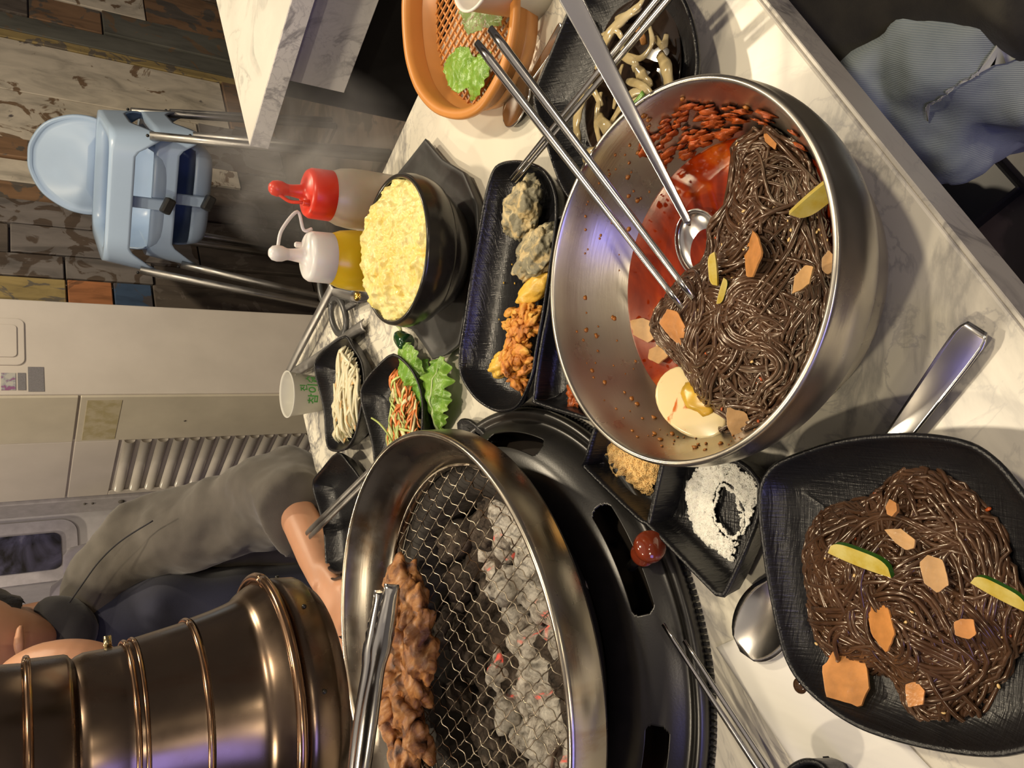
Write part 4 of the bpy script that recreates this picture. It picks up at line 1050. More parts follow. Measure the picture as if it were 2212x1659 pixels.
for i in range(nr + 1):
    f = i / nr; r = .0640 * f
    for j in range(na):
        a = 2 * math.pi * j / na; x, y = r * math.cos(a), r * math.sin(a)
        up = .010 * (1 - f ** 2.5) + .007 * max(0, math.sin(a)) * f * (1 if f < .96 else .5)
        h = .0665 + up + .0048 * noise.noise(Vector((x * 85, y * 85, 1))) + .0024 * noise.noise(Vector((x * 230, y * 230, 4))) + .0009 * noise.noise(Vector((x * 600, y * 600, 7)))
        h -= .006 * math.exp(-((x + .018) ** 2 / .00016 + (y + .002) ** 2 / .00004)) + .004 * math.exp(-((x - .012) ** 2 + (y + .012) ** 2) / .00003)
        rr2 = r * (1 + (.06 * max(0, math.sin(a)) * f + .03 * noise.noise(Vector((a * 3, 0, 2))) * f)); V.append(PC + Vector((rr2 * math.cos(a), rr2 * math.sin(a), h)))
for i in range(nr):
    for j in range(na): k = (j + 1) % na; Fc.append((i * na + j, (i + 1) * na + j, (i + 1) * na + k, i * na + k))
b = len(V)
for j in range(na):
    a = 2 * math.pi * j / na; V.append(PC + Vector((.061 * math.cos(a), .061 * math.sin(a), .058)))
for j in range(na): k = (j + 1) % na; Fc.append((nr * na + j, b + j, b + k, nr * na + k))
O('steamed_egg', (V, Fc), M['egg'], label='fluffy glossy yellow steamed egg rising out of the stone pot', cat='steamed egg')

# ------------------------------------------------------------------ squeeze bottles
def zfor(x, p):          # height at which the view ray through image row x meets the vertical through p
    d = ray(x, 829.5 - F * p.x / max(1e-6, (p.y * cp)))
    dv = Vector((0, d.y, d.z)); return CH + d.z / d.y * p.y
def bottle(bp, lean, colr, capm, bodym, content, strap_side, lb):
    b = at(*bp, 0); t = thing('squeeze_bottle', tuple(b), lb, 'bottle')
    R = Matrix.Rotation(0, 3, 'Z'); r = .0325
    zt = zfor(590, b) - .0; zc0 = zfor(712, b); zc1 = zfor(662, b)
    z0, z1 = .002, zc0
    O('bottle_body', lathe([(0, 0), (r * .92, 0), (r, .004), (r, z1 - .034), (r * .985, z1 - .022), (r * .93, z1 - .010), (r * .84, z1 - .003), (r * .82, z1)], 64, b), bodym, t)
    if content: O('content', lathe([(0, .002), (r * .94, .003), (r * .965, .006), (r * .965, z1 - .026), (r * .90, z1 - .012), (0, z1 - .011)], 48, b), content, t)
    rc_ = .0262
    O('cap', lathe([(rc_, z1 - .002), (rc_ * 1.02, z1), (rc_ * 1.0, zc1 - .004), (rc_ * .92, zc1 - .0005), (rc_ * .80, zc1 + .001), (.010, zc1 + .003), (.0075, zc1 + .007), (.0062, zc1 + .016), (.0056, zt - .010)], 56, b), capm, t)
    ball = b + Vector((0, 0, zt - .005))
    O('tip_cap', lathe([(.0058, zt - .016), (.0064, zt - .013), (.0080, zt - .009), (.0084, zt - .004), (.0072, zt + .001), (.004, zt + .004), (0, zt + .0045)], 24, b), capm, t)
    e = b + Vector((strap_side[0], strap_side[1], zc1 + .002))
    if strap_side[2] > .03: S = cr([ball + Vector((.008, 0, 0)), ball + Vector((strap_side[2] * .55, 0, -.004)), ball + Vector((strap_side[2], 0, -.020)), b + Vector((.027, 0, zc1 + .003)), b + Vector((.029, 0, zc1 - .006))], 6)
    else: S = cr([ball + Vector((-.006, -.002, .0)), ball + Vector((-.013, -.006, -.010)), e + Vector((0, 0, .008)), e], 6)
    O('strap', tube(S, (.0018), 8), capm, t)
    nb = b + Vector((strap_side[0] if strap_side[2] < .03 else .013, strap_side[1] if strap_side[2] < .03 else .012, zc1)) 
    O('cap_nub', lathe([(.0032, 0), (.0032, .007), (.002, .0085), (0, .0088)], 14, nb), capm, t)
    return t
M['redp'] = simple('red_plastic', (.72, .035, .012), .35, 0, .05, 8, Subsurface_Weight=.1, Subsurface_Scale=.3)
M['whitep'] = simple('white_plastic', (.74, .69, .68), .35, 0, .04, 8, Subsurface_Weight=.2, Subsurface_Scale=.3)
t_ = NT('translucent_bottle'); t_.set(Base_Color=t_.ramp(t_.noise(8, 3, co=t_.co((1, 1, 3))), [(.4, (.50, .46, .38)), (.6, (.58, .54, .47))]), Roughness=.32, Transmission_Weight=.25, Subsurface_Weight=.3, Subsurface_Scale=1); M['milky'] = t_.m
t_ = NT('mustard_filled_bottle'); t_.set(Base_Color=t_.ramp(t_.noise(6, 3), [(.4, (.66, .43, .012)), (.6, (.72, .50, .02))]), Roughness=.25, Subsurface_Weight=.2, Subsurface_Scale=.5); M['must'] = t_.m
bottle((850, 443), 0, 0, M['redp'], M['milky'], None, (-.014, -.012, .0), 'squeeze bottle with red cap and milky empty-looking body behind the stone pot')
bottle((858, 572), 0, 0, M['whitep'], M['must'], None, (0, 0, .045), 'squeeze bottle with white cap filled with yellow mustard')

# ------------------------------------------------------------------ paper cup with green lettering
cb = at(693, 851, 0); ch_ = zfor(620, cb)
t_ = NT('frosted_cup'); t_.set(Base_Color=(.74, .73, .67), Roughness=.4, Transmission_Weight=.35, IOR=1.2)
cup = thing('soju_cup', tuple(cb), 'small frosted cup with green Korean lettering at the far corner of the table', 'cup')
O('cup_wall', lathe([(0, .001), (.0225, .001), (.0235, 0), (.0305, ch_ - .002), (.0318, ch_ - .001), (.0320, ch_ + .0005), (.0308, ch_ + .0008), (.0295, ch_ - .002), (.0228, .003), (0, .003)], 64, cb), t_.m, cup)
m_green = simple('green_print', (.05, .28, .04), .5)
def word(s, size, zc, a_c, r0, r1):
    c = bpy.data.curves.new('lettering', 'FONT'); c.body = s; c.size = size; c.align_x = 'CENTER'; c.align_y = 'CENTER'; c.extrude = .0002; c.offset = .0002
    o = bpy.data.objects.new('lettering', c); col.objects.link(o)
    me = bpy.data.meshes.new_from_object(o.evaluated_get(bpy.context.evaluated_depsgraph_get()))
    V = []
    for v in me.vertices:
        z = zc + v.co.y; rr2 = .0235 + (.0307 - .0235) * z / ch_ + .0003 + v.co.z
        a = a_c + v.co.x / rr2; V.append(cb + Vector((rr2 * math.cos(a), rr2 * math.sin(a), z)))
    Fc = [tuple(p.vertices) for p in me.polygons]; bpy.data.objects.remove(o); bpy.data.meshes.remove(me)
    if V: O('lettering', (V, Fc), m_green, cup, smooth=False)
ac_ = math.atan2(-cb.y, -cb.x) + .30
try:
    word('참이슬', .0160, zfor(664, cb), ac_, 0, 0); word('진', .0110, zfor(643, cb), ac_ + .0, 0, 0); word('jinro', .0035, zfor(676, cb), ac_, 0, 0)
except Exception as e: print('text', e)

# ------------------------------------------------------------------ leaf-shaped side dishes
def wav(k, ph): return lambda d: k * math.cos(math.atan2(d.y, d.x) * 2 + ph)
dA, PA = dish('side_dish', [(742, 724), (715, 745), (686, 774), (680, 800), (686, 841), (692, 889), (695, 938), (701, 966), (716, 976), (749, 973), (768, 950), (775, 921), (779, 877), (781, 829), (773, 781), (756, 749)], .028, 'black leaf-shaped dish holding white radish strips in mayonnaise', smooth=3, wall=.014, rimz=wav(.004, -1.2))
dB, PB = dish('side_dish', [(848, 763), (821, 788), (785, 831), (778, 865), (785, 911), (795, 962), (805, 1010), (850, 1030), (895, 1010), (908, 960), (909, 913), (905, 865), (896, 829), (877, 790)], .028, 'black leaf-shaped dish holding red and green scallion salad', smooth=3, wall=.014, rimz=wav(.004, -1.2))
dC, PC_ = dish('side_dish', [(729, 976), (701, 1009), (678, 1034), (675, 1060), (684, 1098), (693, 1150), (697, 1203), (703, 1230), (735, 1240), (775, 1210), (790, 1130), (785, 1060), (769, 1030), (748, 998)], .028, 'empty black leaf-shaped dish with chopsticks laid across it', smooth=3, wall=.014, rimz=wav(.003, -1.2))
dish('side_dish', [(711, 1258), (720, 1249), (745, 1243), (790, 1255), (800, 1330), (775, 1375), (722, 1370)], .028, 'black dish behind the grill ring beside the resting hand', smooth=3, wall=.010)
O('carrot_bit', blob(4, (.006, .004, .003), .3, 2, 3, at(728, 1332, .018)), M['kimchi'], label='orange carrot bit in the black dish by the resting hand', cat='carrot')
O('pan_lid_corner', loft(pxpoly([(985, 912), (1010, 905), (1045, 935), (1060, 960), (1000, 960)], .014, 3), [(.006, .012), (.002, .0140), (0, .012), (.002, .001), (.006, 0)], n=40), M['black'], label='black dish corner peeking out behind the grill tray', cat='dish')
def strips(poly, zf, n, seed, L, w0, mt, name, lb, cat, flat=.55, ang=None, curl=9):
    r_ = random.Random(seed); G = []
    for (x, y) in rand_in(poly, n, r_):
        a = (ang if ang is not None else r_.random() * 6) + r_.gauss(0, .45); k = r_.gauss(0, curl); l = L * r_.uniform(.5, 1.2); st = 12; Q = []
        x -= math.cos(a) * l / 2; y -= math.sin(a) * l / 2; ph = r_.random() * 6; zo = r_.uniform(0, .004)
        for i in range(st + 1):
            if inside((x, y), poly): Q.append(Vector((x, y, TZ + zf(x, y) + zo + .0012 * math.sin(ph + i * .6))))
            x += math.cos(a) * l / st; y += math.sin(a) * l / st; a += k * l / st
        if len(Q) > 4: G.append(tube(Q, [w0 * (.35 + .65 * math.sin(math.pi * min(.93, max(.07, i / (len(Q) - 1))))) for i in range(len(Q))], 8, flat))
    return O(name, join(*G), mt, label=lb, cat=cat, kind='stuff')
M['mayo'] = simple('mayonnaise_radish', (.76, .68, .46), .3, 0, .1, 40, .3, .001, 120, Subsurface_Weight=.2, Subsurface_Scale=.4)
M['tanr'] = simple('tan_radish_strip', (.62, .40, .18), .35, 0, .2, 60)
FA = pxpoly([(742, 735), (733, 770), (726, 810), (724, 860), (722, 900), (718, 935), (730, 962), (752, 950), (768, 910), (773, 870), (774, 830), (765, 780)], .016, 4)
md = at(740, 735, .016) - at(735, 960, .016); ma = math.atan2(md.y, md.x)
strips(FA, lambda x, y: .011 + .008 * min(1, edge_dist((x, y), FA) / .012), 46, 3, .075, .0036, M['mayo'], 'radish_strips', 'creamy white radish strips heaped in the leaf-shaped dish', 'salad', ang=ma, curl=6)
strips(FA, lambda x, y: .010 + .007 * min(1, edge_dist((x, y), FA) / .012), 16, 5, .05, .0026, M['tanr'], 'tan_strips', 'tan fish cake strips mixed into the white radish salad', 'salad', ang=ma, curl=8)
FB = pxpoly([(845, 800), (870, 800), (890, 840), (900, 880), (902, 930), (890, 985), (850, 990), (840, 945), (848, 890), (845, 850)], .016, 4)
M['scal'] = simple('scallion_shred', (.42, .50, .16), .35, 0, .35, 60); M['redsh'] = simple('chili_dressed_shred', (.66, .20, .05), .3, 0, .4, 90)
zB = lambda x, y: .011 + .009 * min(1, edge_dist((x, y), FB) / .012)
strips(FB, zB, 90, 7, .035, .0018, M['redsh'], 'chili_shreds', 'orange-red chili dressed shreds in the scallion salad', 'salad', ang=ma, curl=14)
strips(FB, lambda x, y: zB(x, y) + .001, 40, 8, .045, .0016, M['scal'], 'scallion_shreds', 'yellow-green scallion shreds on the red salad', 'salad', ang=ma, curl=14)
strips(FB, lambda x, y: zB(x, y) - .001, 16, 9, .05, .0030, simple('onion_shred', (.70, .64, .36), .3), 'onion_shreds', 'pale onion shreds around the edge of the red salad', 'salad', ang=ma, curl=10)
O('salad_bed', bed(FB, lambda x, y: TZ + zB(x, y), -.002, 24), simple('pale_salad_bed', (.50, .36, .12), .35, 0, .5, 90, .8, .002, 200), label='pale dressed cabbage under the red and green salad shreds', cat='salad', kind='stuff')
O('radish_bed', bed(FA, lambda x, y: TZ + .010 + .007 * min(1, edge_dist((x, y), FA) / .012), -.002, 24), M['mayo'], label='mayonnaise coated base of the white radish salad', cat='salad', kind='stuff')
O('scallion_sprig', tube(cr([at(803, 903, .034), at(820, 915, .036), at(840, 940, .03), at(852, 965, .024)], 5), .0011, 7), M['scal'], label='single green scallion sprig sticking over the salad dish rim', cat='scallion')
for (p, q, s) in (((662, 1152), (790, 1024), 'upper'), ((669, 1160), (796, 1035), 'lower')):
    A = at(*p, .037); B = at(*q, .036); d = (B - A).normalized()
    chopstick(A, B + d * .05, s + ' of two dark metal chopsticks laid over the empty leaf-shaped dish', w0=.0040, w1=.0028, fl=.5, mt='rod')

# ------------------------------------------------------------------ lettuce, pepper
def m_leaf(name, c0, c1, vein, red=None):
    t = NT(name); c = t.ramp(t.noise(24, 5, .8), [(.32, c0), (.66, c1)])
    if red: c = t.mix(t.ramp(t.noise(38, 6, 2.2), [(.49, 0), (.505, 1), (.52, 0)]), c, red)
    c = t.mix(t.ramp(t.noise(55, 5, 1.6), [(.492, 0), (.504, .8), (.516, 0)]), c, vein)
    t.set(Base_Color=c, Roughness=.32, Subsurface_Weight=.1, Subsurface_Scale=.2); t.bump(t.noise(60, 5, 1.2), .7, .003); return t.m
M['leaf'] = m_leaf('bright_lettuce', (.10, .26, .02), (.26, .46, .06), (.45, .56, .2))
M['leafd'] = m_leaf('dark_lettuce', (.06, .20, .015), (.14, .34, .04), (.28, .42, .12))
M['leafr'] = m_leaf('red_veined_leaf', (.12, .20, .05), (.25, .34, .12), (.25, .10, .09), (.22, .07, .07))
M['rib'] = simple('pale_midrib', (.52, .62, .26), .3, 0, .15, 40, Subsurface_Weight=.2, Subsurface_Scale=.3)
def leaf(p, q, wd, lb, mt='leaf', ruff=.006, fr=4, arch=.008, rib=True, seed=1, roll=0.0, shape=1.0, nm='lettuce_leaf'):
    d = q - p; L = d.length; d.normalize(); s = d.cross(Vector((0, 0, 1))).normalized(); s = (Matrix.Rotation(roll, 3, d) @ s); u = s.cross(d).normalized()
    if u.z < 0: u = -u
    V = []; Fc = []; n, k = 60, 24
    for i in range(n + 1):
        f = i / n; hw = wd * (math.sin(math.pi * (f * .90 + .06)) ** .7) * (.45 + .55 * min(1, f * 2.2)) * (1 + .12 * noise.noise(Vector((f * 11, seed, 0))) + .10 * noise.noise(Vector((f * 40, seed, 3))))
        for j in range(k + 1):
            a = -1 + 2 * j / k; e = abs(a) ** 2.5
            h = ruff * e * 1.3 * noise.noise(Vector((f * fr * 3.2, (a > 0) * 5, seed))) + ruff * .5 * noise.noise(Vector((f * 8, a * 3, seed))) + arch * math.sin(f * math.pi) - .35 * arch * a * a
            V.append(p + d * (f * L) + s * (a * hw) + u * h)
    for i in range(n):
        for j in range(k): b = i * (k + 1) + j; Fc.append((b, b + k + 1, b + k + 2, b + 1))
    mn = min(v.z for v in V)
    o = O(nm, (V, Fc), M[mt], label=lb, cat='leaf'); solid(o, .0005); subd(o, 1)
    if rib:
        Q = [V[int(i) * (k + 1) + k // 2] + Vector((0, 0, .0008)) for i in np.linspace(0, n * .85, 14)]
        O('midrib', tube(cr(Q, 3), [.0032 * (1 - .8 * i / 39) for i in range(40)], 8, .5), M['rib'], o)
    return o
leaf(at(948, 935, .008), at(955, 770, .013), .030, 'bright green lettuce leaf with pale midrib lying between trivet and salad dish', ruff=.008, seed=2, arch=.010)
leaf(at(925, 830, .010), at(862, 752, .018), .022, 'small ruffled lettuce leaf curling beside the green pepper', 'leaf', ruff=.005, seed=3, rib=False)
leaf(at(918, 905, .004), at(915, 775, .008), .020, 'darker lettuce leaf tucked under the bright one', 'leafd', ruff=.004, seed=5, rib=False)
M['pep'] = simple('dark_green_pepper', (.012, .05, .016), .10, 0, .3, 30, Coat_Weight=.5)
pe = O('green_chili_pepper', tube(cr([at(884, 742, .012), at(874, 738, .014), at(866, 728, .014), at(866, 716, .013)], 6), [.006, .0085, .0095, .0098, .0098, .0098, .0096, .0094, .0092, .0090, .0088, .0086, .0082, .0078, .0074, .0070, .0060, .0050, .0034], 16), M['pep'], label='dark green chili pepper between the stone pot and the salad dish', cat='pepper')
O('pepper_stem', tube(cr([at(866, 716, .013), at(864, 708, .014), at(858, 703, .015)], 4), .0018, 8), M['rib'], pe)

# ------------------------------------------------------------------ tongs and scissors by the bottles
t2 = thing('table_tongs', tuple(at(628, 802, .0)), 'open steel tongs lying on the far end of the table behind the radish dish', 'tongs')
def channel(P, w_, dep, n=30):
    P = cr(P, 8); Fm = frames(P); V = []; Fc = []; k = 7
    for i, (p, t, s, u) in enumerate(Fm):
        if u.z < 0: u = -u
        for j in range(k):
            a = -1 + 2 * j / (k - 1); V.append(p + s * (a * w_) + u * (dep * (1 - a * a)))
    for i in range(len(P) - 1):
        for j in range(k - 1): Fc.append((i * k + j, (i + 1) * k + j, (i + 1) * k + j + 1, i * k + j + 1))
    return V, Fc
solid(O('arm', channel([at(624, 805, .014), at(650, 752, .016), at(690, 676, .014), at(722, 615, .010)], .0085, .005), M['rod'], t2), .001)
solid(O('arm', channel([at(632, 808, .012), at(690, 772, .014), at(750, 728, .010), at(788, 702, .006)], .0080, .004), M['rod'], t2), .001)
O('serrated_tip', join(*[box(*(at(752 + 3.6 * k, 733 - 2.9 * k, .004)), .003, .003, .006, euler(.3, 0, .7)) for k in range(10)]), M['rod'], t2, smooth=False)
sc = thing('kitchen_scissors', tuple(at(745, 675, 0)), 'kitchen scissors with dark loop handles beside the mustard bottle', 'scissors')
M['dkp'] = simple('dark_grey_handle', (.05, .05, .05), .35)
def loop(c, ra, rb, ang, r, par, nm='loop_handle'):
    P = []
    for i in range(41):
        t = 2 * math.pi * i / 40; x, y = ra * math.cos(t), rb * math.sin(t); P.append(c + Vector((x * math.cos(ang) - y * math.sin(ang), x * math.sin(ang) + y * math.cos(ang), 0)))
    O(nm, tube(P, r, 8, .8), M['dkp'], par)
loop(at(731, 683, .009), .030, .019, .9, .0048, sc); loop(at(702, 612, .009), .030, .019, .4, .0048, sc)
piv = at(778, 640, .012)
O('blade', join(tube([at(748, 660, .009), piv, at(850, 600, .010)], [(.008, .002), (.009, .002), (.002, .001)], 8)), M['cutlery'], sc)
O('blade', join(tube([at(720, 630, .011), piv + Vector((0, 0, .002)), at(858, 640, .011)], [(.007, .002), (.009, .002), (.002, .001)], 8)), M['cutlery'], sc)
O('pivot_screw', lathe([(.006, 0), (.006, .003), (.004, .005), (0, .0055)], 20, piv + Vector((0, 0, .002))), simple('brass_pivot', (.55, .36, .08), .25, 1.0), sc)

# ------------------------------------------------------------------ onion plate
dO, PO = dish('leaf_plate', [(1259, -30), (1190, 108), (1152, 188), (1146, 222), (1172, 316), (1208, 405), (1250, 440), (1330, 400), (1420, 340), (1480, 240), (1502, 150), (1492, 60), (1462, -20), (1400, -90), (1310, -90)], .026,
              'large black leaf-shaped plate of dressed onions beside the steel bowl', 'plate', smooth=4, clear=True, wall=.018, rimz=wav(.003, -.5))
FO = pxpoly([(1300, 40), (1340, 0), (1400, -30), (1440, 20), (1458, 90), (1455, 170), (1430, 240), (1350, 300), (1290, 345), (1255, 300), (1250, 220), (1275, 130)], .012, 4)
FO = away(FO, .112)
O('soy_dressing', loft(FO, [(.004, .0072), (.001, .0068), (0, .0062), (.001, .0058), (.004, .0056)], n=80), simple('soy_dressing', (.020, .012, .008), .05, 0, .3, 20), label='dark soy dressing pooled in the onion plate', cat='sauce')
t_ = NT('dressed_onion'); t_.set(Base_Color=t_.ramp(t_.noise(30, 4), [(.35, (.42, .32, .15)), (.65, (.56, .47, .28))]), Roughness=.16, Subsurface_Weight=.3, Subsurface_Radius=(.005, .004, .002), Subsurface_Scale=.4, Coat_Weight=.3); M['onion'] = t_.m
t_.bump(t_.noise(200, 4), .3, .0006)
def onion(pts, z, w_, i):
    Q = cr([at(x, y, z + dz) for x, y, dz in pts], 5); m_ = len(Q)
    return O('onion_strip', tube(Q, [(w_ * (.50 + .45 * math.sin(math.pi * (.08 + .84 * k / (m_ - 1)))) * (1 + .12 * math.sin(k * 1.3 + i)), w_ * .36) for k in range(m_)], 10), M['onion'], label='soy-dressed translucent onion strip on the leaf-shaped plate', cat='onion', group='dressed onion strips')
ons = [[(1385, 12, .002), (1350, 38, .004), (1318, 70, .006), (1300, 110, .004), (1290, 150, .001)], [(1275, 30, 0), (1282, 55, .002), (1285, 82, 0)],
 [(1425, 118, 0), (1440, 150, .003), (1445, 190, .001)], [(1404, 60, .004), (1408, 95, .006), (1385, 125, .006), (1355, 120, .004), (1340, 95, .003)], [(1300, 75, .003), (1330, 66, .006), (1345, 85, .004)],
 [(1250, 305, 0), (1245, 270, .003), (1252, 235, .004), (1262, 205, .002)], [(1300, 320, 0), (1290, 280, .003), (1290, 240, .004), (1298, 200, .002)], [(1330, 290, 0), (1350, 250, .004), (1370, 215, .005), (1395, 190, .002)],
 [(1320, 265, .002), (1345, 225, .006), (1368, 200, .007), (1400, 200, .004)], [(1345, 140, .003), (1335, 170, .006), (1340, 200, .004)], [(1375, 145, .004), (1390, 170, .003), (1405, 190, 0)],
 [(1315, 180, .004), (1330, 200, .006), (1325, 235, .004)], [(1290, 250, .002), (1305, 270, .006), (1330, 300, .003)], [(1415, 80, .001), (1432, 100, .003), (1440, 75, .001)], [(1365, 235, .008), (1400, 225, .006), (1425, 205, .002)],
 [(1262, 345, .001), (1275, 330, .005), (1300, 325, .003)], [(1270, 180, .001), (1285, 200, .004), (1300, 230, .002)], [(1340, 120, .002), (1370, 135, .006), (1372, 155, .003)], [(1355, 175, .005), (1385, 185, .007), (1415, 215, .003)], [(1330, 40, .001), (1372, 20, .004), (1395, -10, .001)]]
OL = {0: 'thick pale onion strip along the far side of the leaf-shaped plate', 1: 'short onion sliver alone on bare black plate behind the crossing spoon', 2: 'thick curved onion piece at the outer rim of the onion plate',
      3: 'onion ring under the crossing chopsticks on the onion plate', 5: 'thick onion strip at the lower left of the onion plate', 6: 'long thin onion strip running towards the steel bowl rim', 7: 'onion strip touching the steel bowl on the onion plate'}
for i, q in enumerate(ons):
    o_ = onion(q, .011, [.0046, .0020, .0050, .0026, .0022, .0044, .0030, .0032, .0032, .0024][i % 10], i)
    if i in OL: o_['label'] = OL[i]; del o_['group']
M['scg'] = simple('green_scallion', (.12, .26, .04), .25)
for (q, lb) in (([(1318, 145), (1322, 165), (1330, 190)], 'green scallion piece below the crossing chopsticks on the onion plate'), ([(1390, 200), (1370, 225), (1350, 238)], 'green scallion piece near the steel bowl on the onion plate')):
    O('scallion_piece', tube(cr([at(x, y, .021) for x, y in q], 4), (.0022), 8, .5), M['scg'], label=lb, cat='scallion')
O('carrot_strip', tube(cr([at(1372, 55, .014), at(1385, 75, .016), at(1392, 95, .012)], 4), .0024, 8, .6), M['kimchi'], label='orange carrot strip inside the onion ring on the leaf-shaped plate', cat='carrot')

# ------------------------------------------------------------------ orange basket with leaves
half = [(866, 10), (868, 80), (876, 140), (897, 200), (935, 243), (985, 257), (1030, 240), (1063, 195), (1087, 145), (1103, 90), (1112, 20)]
ZR = .036
hw_ = [at(x, y, ZR) for x, y in half]; bc = (hw_[0] + hw_[-1]) / 2
BP = hw_ + [Vector((2 * bc.x - p.x, 2 * bc.y - p.y, p.z)) for p in hw_[1:-1]]
BPs = resample([Vector((v.x, v.y, 0)) for v in cr([Vector((p.x, p.y, 0)) for p in BP], 5, True)], 120)
M['orange'] = simple('orange_plastic', (.58, .235, .055), .38, 0, .06, 20, Subsurface_Weight=.05, Subsurface_Scale=.3)
bk = thing('orange_basket', (bc.x, bc.y, TZ), 'orange plastic lattice basket with lettuce leaves at the right of the table', 'basket')
O('rim', loft([(p.x, p.y) for p in BPs], [(.0105, .0180), (.0100, .0300), (.0085, .0345), (.0060, .0362), (.0020, .0362), (.0002, .0345), (0, .0310), (.0015, .0295), (.0060, .0290), (.0085, .0180), (.0105, .0180)], close=False, n=160), M['orange'], bk)
O('side_wall', loft([(p.x, p.y) for p in BPs], [(.0165, .0045), (.0150, .0050), (.0095, .0200), (.0080, .0200), (.0138, .0035), (.0165, .0030), (.0165, .0045)], close=False, n=160), M['orange'], bk)
inner = loft([(p.x, p.y) for p in BPs], [(.0165, .004), (.0164, .004)], close=False, n=100)[0][:100]; ip = [(v.x, v.y) for v in inner]
G = []
for fam, ang in enumerate((math.radians(38), math.radians(118))):
    d = Vector((math.cos(ang), math.sin(ang), 0)); s = Vector((-d.y, d.x, 0))
    for i in range(-16, 17):
        o_ = bc + s * (i * .0088); seg = []
        for j in range(-80, 81):
            p = o_ + d * (j * .002)
            if inside((p.x, p.y), ip): seg.append(p)
        if len(seg) > 2:
            a, b = seg[0], seg[-1]; m_ = (a + b) / 2; g = box(m_.x, m_.y, TZ + .0042 + fam * .001, (b - a).length + .004, .0017, .0022, Matrix.Rotation(ang, 3, 'Z'))
            G.append(g)
O('lattice_floor', join(*G), M['orange'], bk, smooth=False, kind='stuff')
leaf(at(1085, 40, .028), at(1010, -60, .026), .034, 'red-veined grey-green leaf lying in the orange basket', 'leafr', ruff=.004, seed=7, arch=.006, nm='perilla_leaf', rib=False)
leaf(at(1045, 165, .018), at(960, 140, .016), .020, 'light green lettuce scrap on the basket lattice', 'leaf', ruff=.003, seed=8, arch=.004, rib=False)
leaf(at(1015, 215, .014), at(1060, 120, .024), .017, 'light green lettuce scrap against the near wall of the orange basket', 'leaf', ruff=.003, seed=9, arch=.006, rib=False)
cb2 = at(1128, -22, .0)
O('paper_cup', lathe([(0, .001), (.024, .001), (.025, 0), (.0325, .060), (.0340, .0605), (.0343, .0625), (.0328, .0632), (.0312, .060), (.0238, .004), (0, .004)], 56, at(1165, -25, 0)), simple('white_paper', (.78, .75, .70), .5, 0, .03), label='white paper cup standing between the basket and the onion plate', cat='cup')
# ------------------------------------------------------------------ people
def cloth(name, c, scale=30, var=.15, rough=.85, bs=700, bump=.2):
    t = NT(name); t.set(Base_Color=t.ramp(t.noise(scale, 5), [(.3, tuple(x * (1 - var) for x in c)), (.7, tuple(x * (1 + var) for x in c))]), Roughness=rough, Sheen_Weight=.2)
    t.bump(t.noise(bs, 2), bump, .001); return t.m
M['skin'] = simple('skin', (.50, .26, .155), .45, 0, .08, 14, .1, .0006, 400, Subsurface_Weight=.15, Subsurface_Radius=(.02, .008, .004), Subsurface_Scale=.3)
M['hair'] = simple('black_hair', (.012, .010, .010), .4, 0, .3, 120, .6, .002, 160)
m_greyshirt = cloth('grey_cotton', (.080, .070, .058)); m_blk = cloth('black_cotton', (.012, .011, .014)); m_nvy = cloth('navy_cotton', (.012, .014, .035))
m_dgrey = cloth('slate_cotton', (.12, .11, .14))
def limb(P, R, k=20, n=7):
    Q = cr(P, n); m_ = len(Q); rr2 = []
    for i in range(m_):
        f = i / (m_ - 1) * (len(R) - 1); a = int(min(len(R) - 2, f)); t = f - a; g = R[a], R[a + 1]
        f0 = g[0] if isinstance(g[0], tuple) else (g[0], g[0]); f1 = g[1] if isinstance(g[1], tuple) else (g[1], g[1])
        rr2.append((f0[0] + (f1[0] - f0[0]) * t, f0[1] + (f1[1] - f0[1]) * t))
    return tube(Q, rr2, k)
def fuse(o, vox, smooth=6, disp=None):
    m = o.modifiers.new('fuse', 'REMESH'); m.mode = 'VOXEL'; m.voxel_size = vox; m.use_smooth_shade = True
    s = o.modifiers.new('smooth', 'SMOOTH'); s.iterations = smooth; s.factor = .5
    if disp:
        tx = bpy.data.textures.new('folds', 'CLOUDS'); tx.noise_scale = disp[1]; tx.noise_depth = 2
        d = o.modifiers.new('folds', 'DISPLACE'); d.texture = tx; d.strength = disp[0]; d.mid_level = .5
    return o
def fold(g, amp, f, seed, axis=None):
    V = []
    for v in g[0]:
        p = Vector((v.x * f[0], v.y * f[1], v.z * f[2])) + Vector((seed, 0, 0)); V.append(v + Vector((noise.noise(p), noise.noise(p + Vector((5, 1, 2))), noise.noise(p + Vector((9, 4, 7))))) * amp)
    return V, g[1]
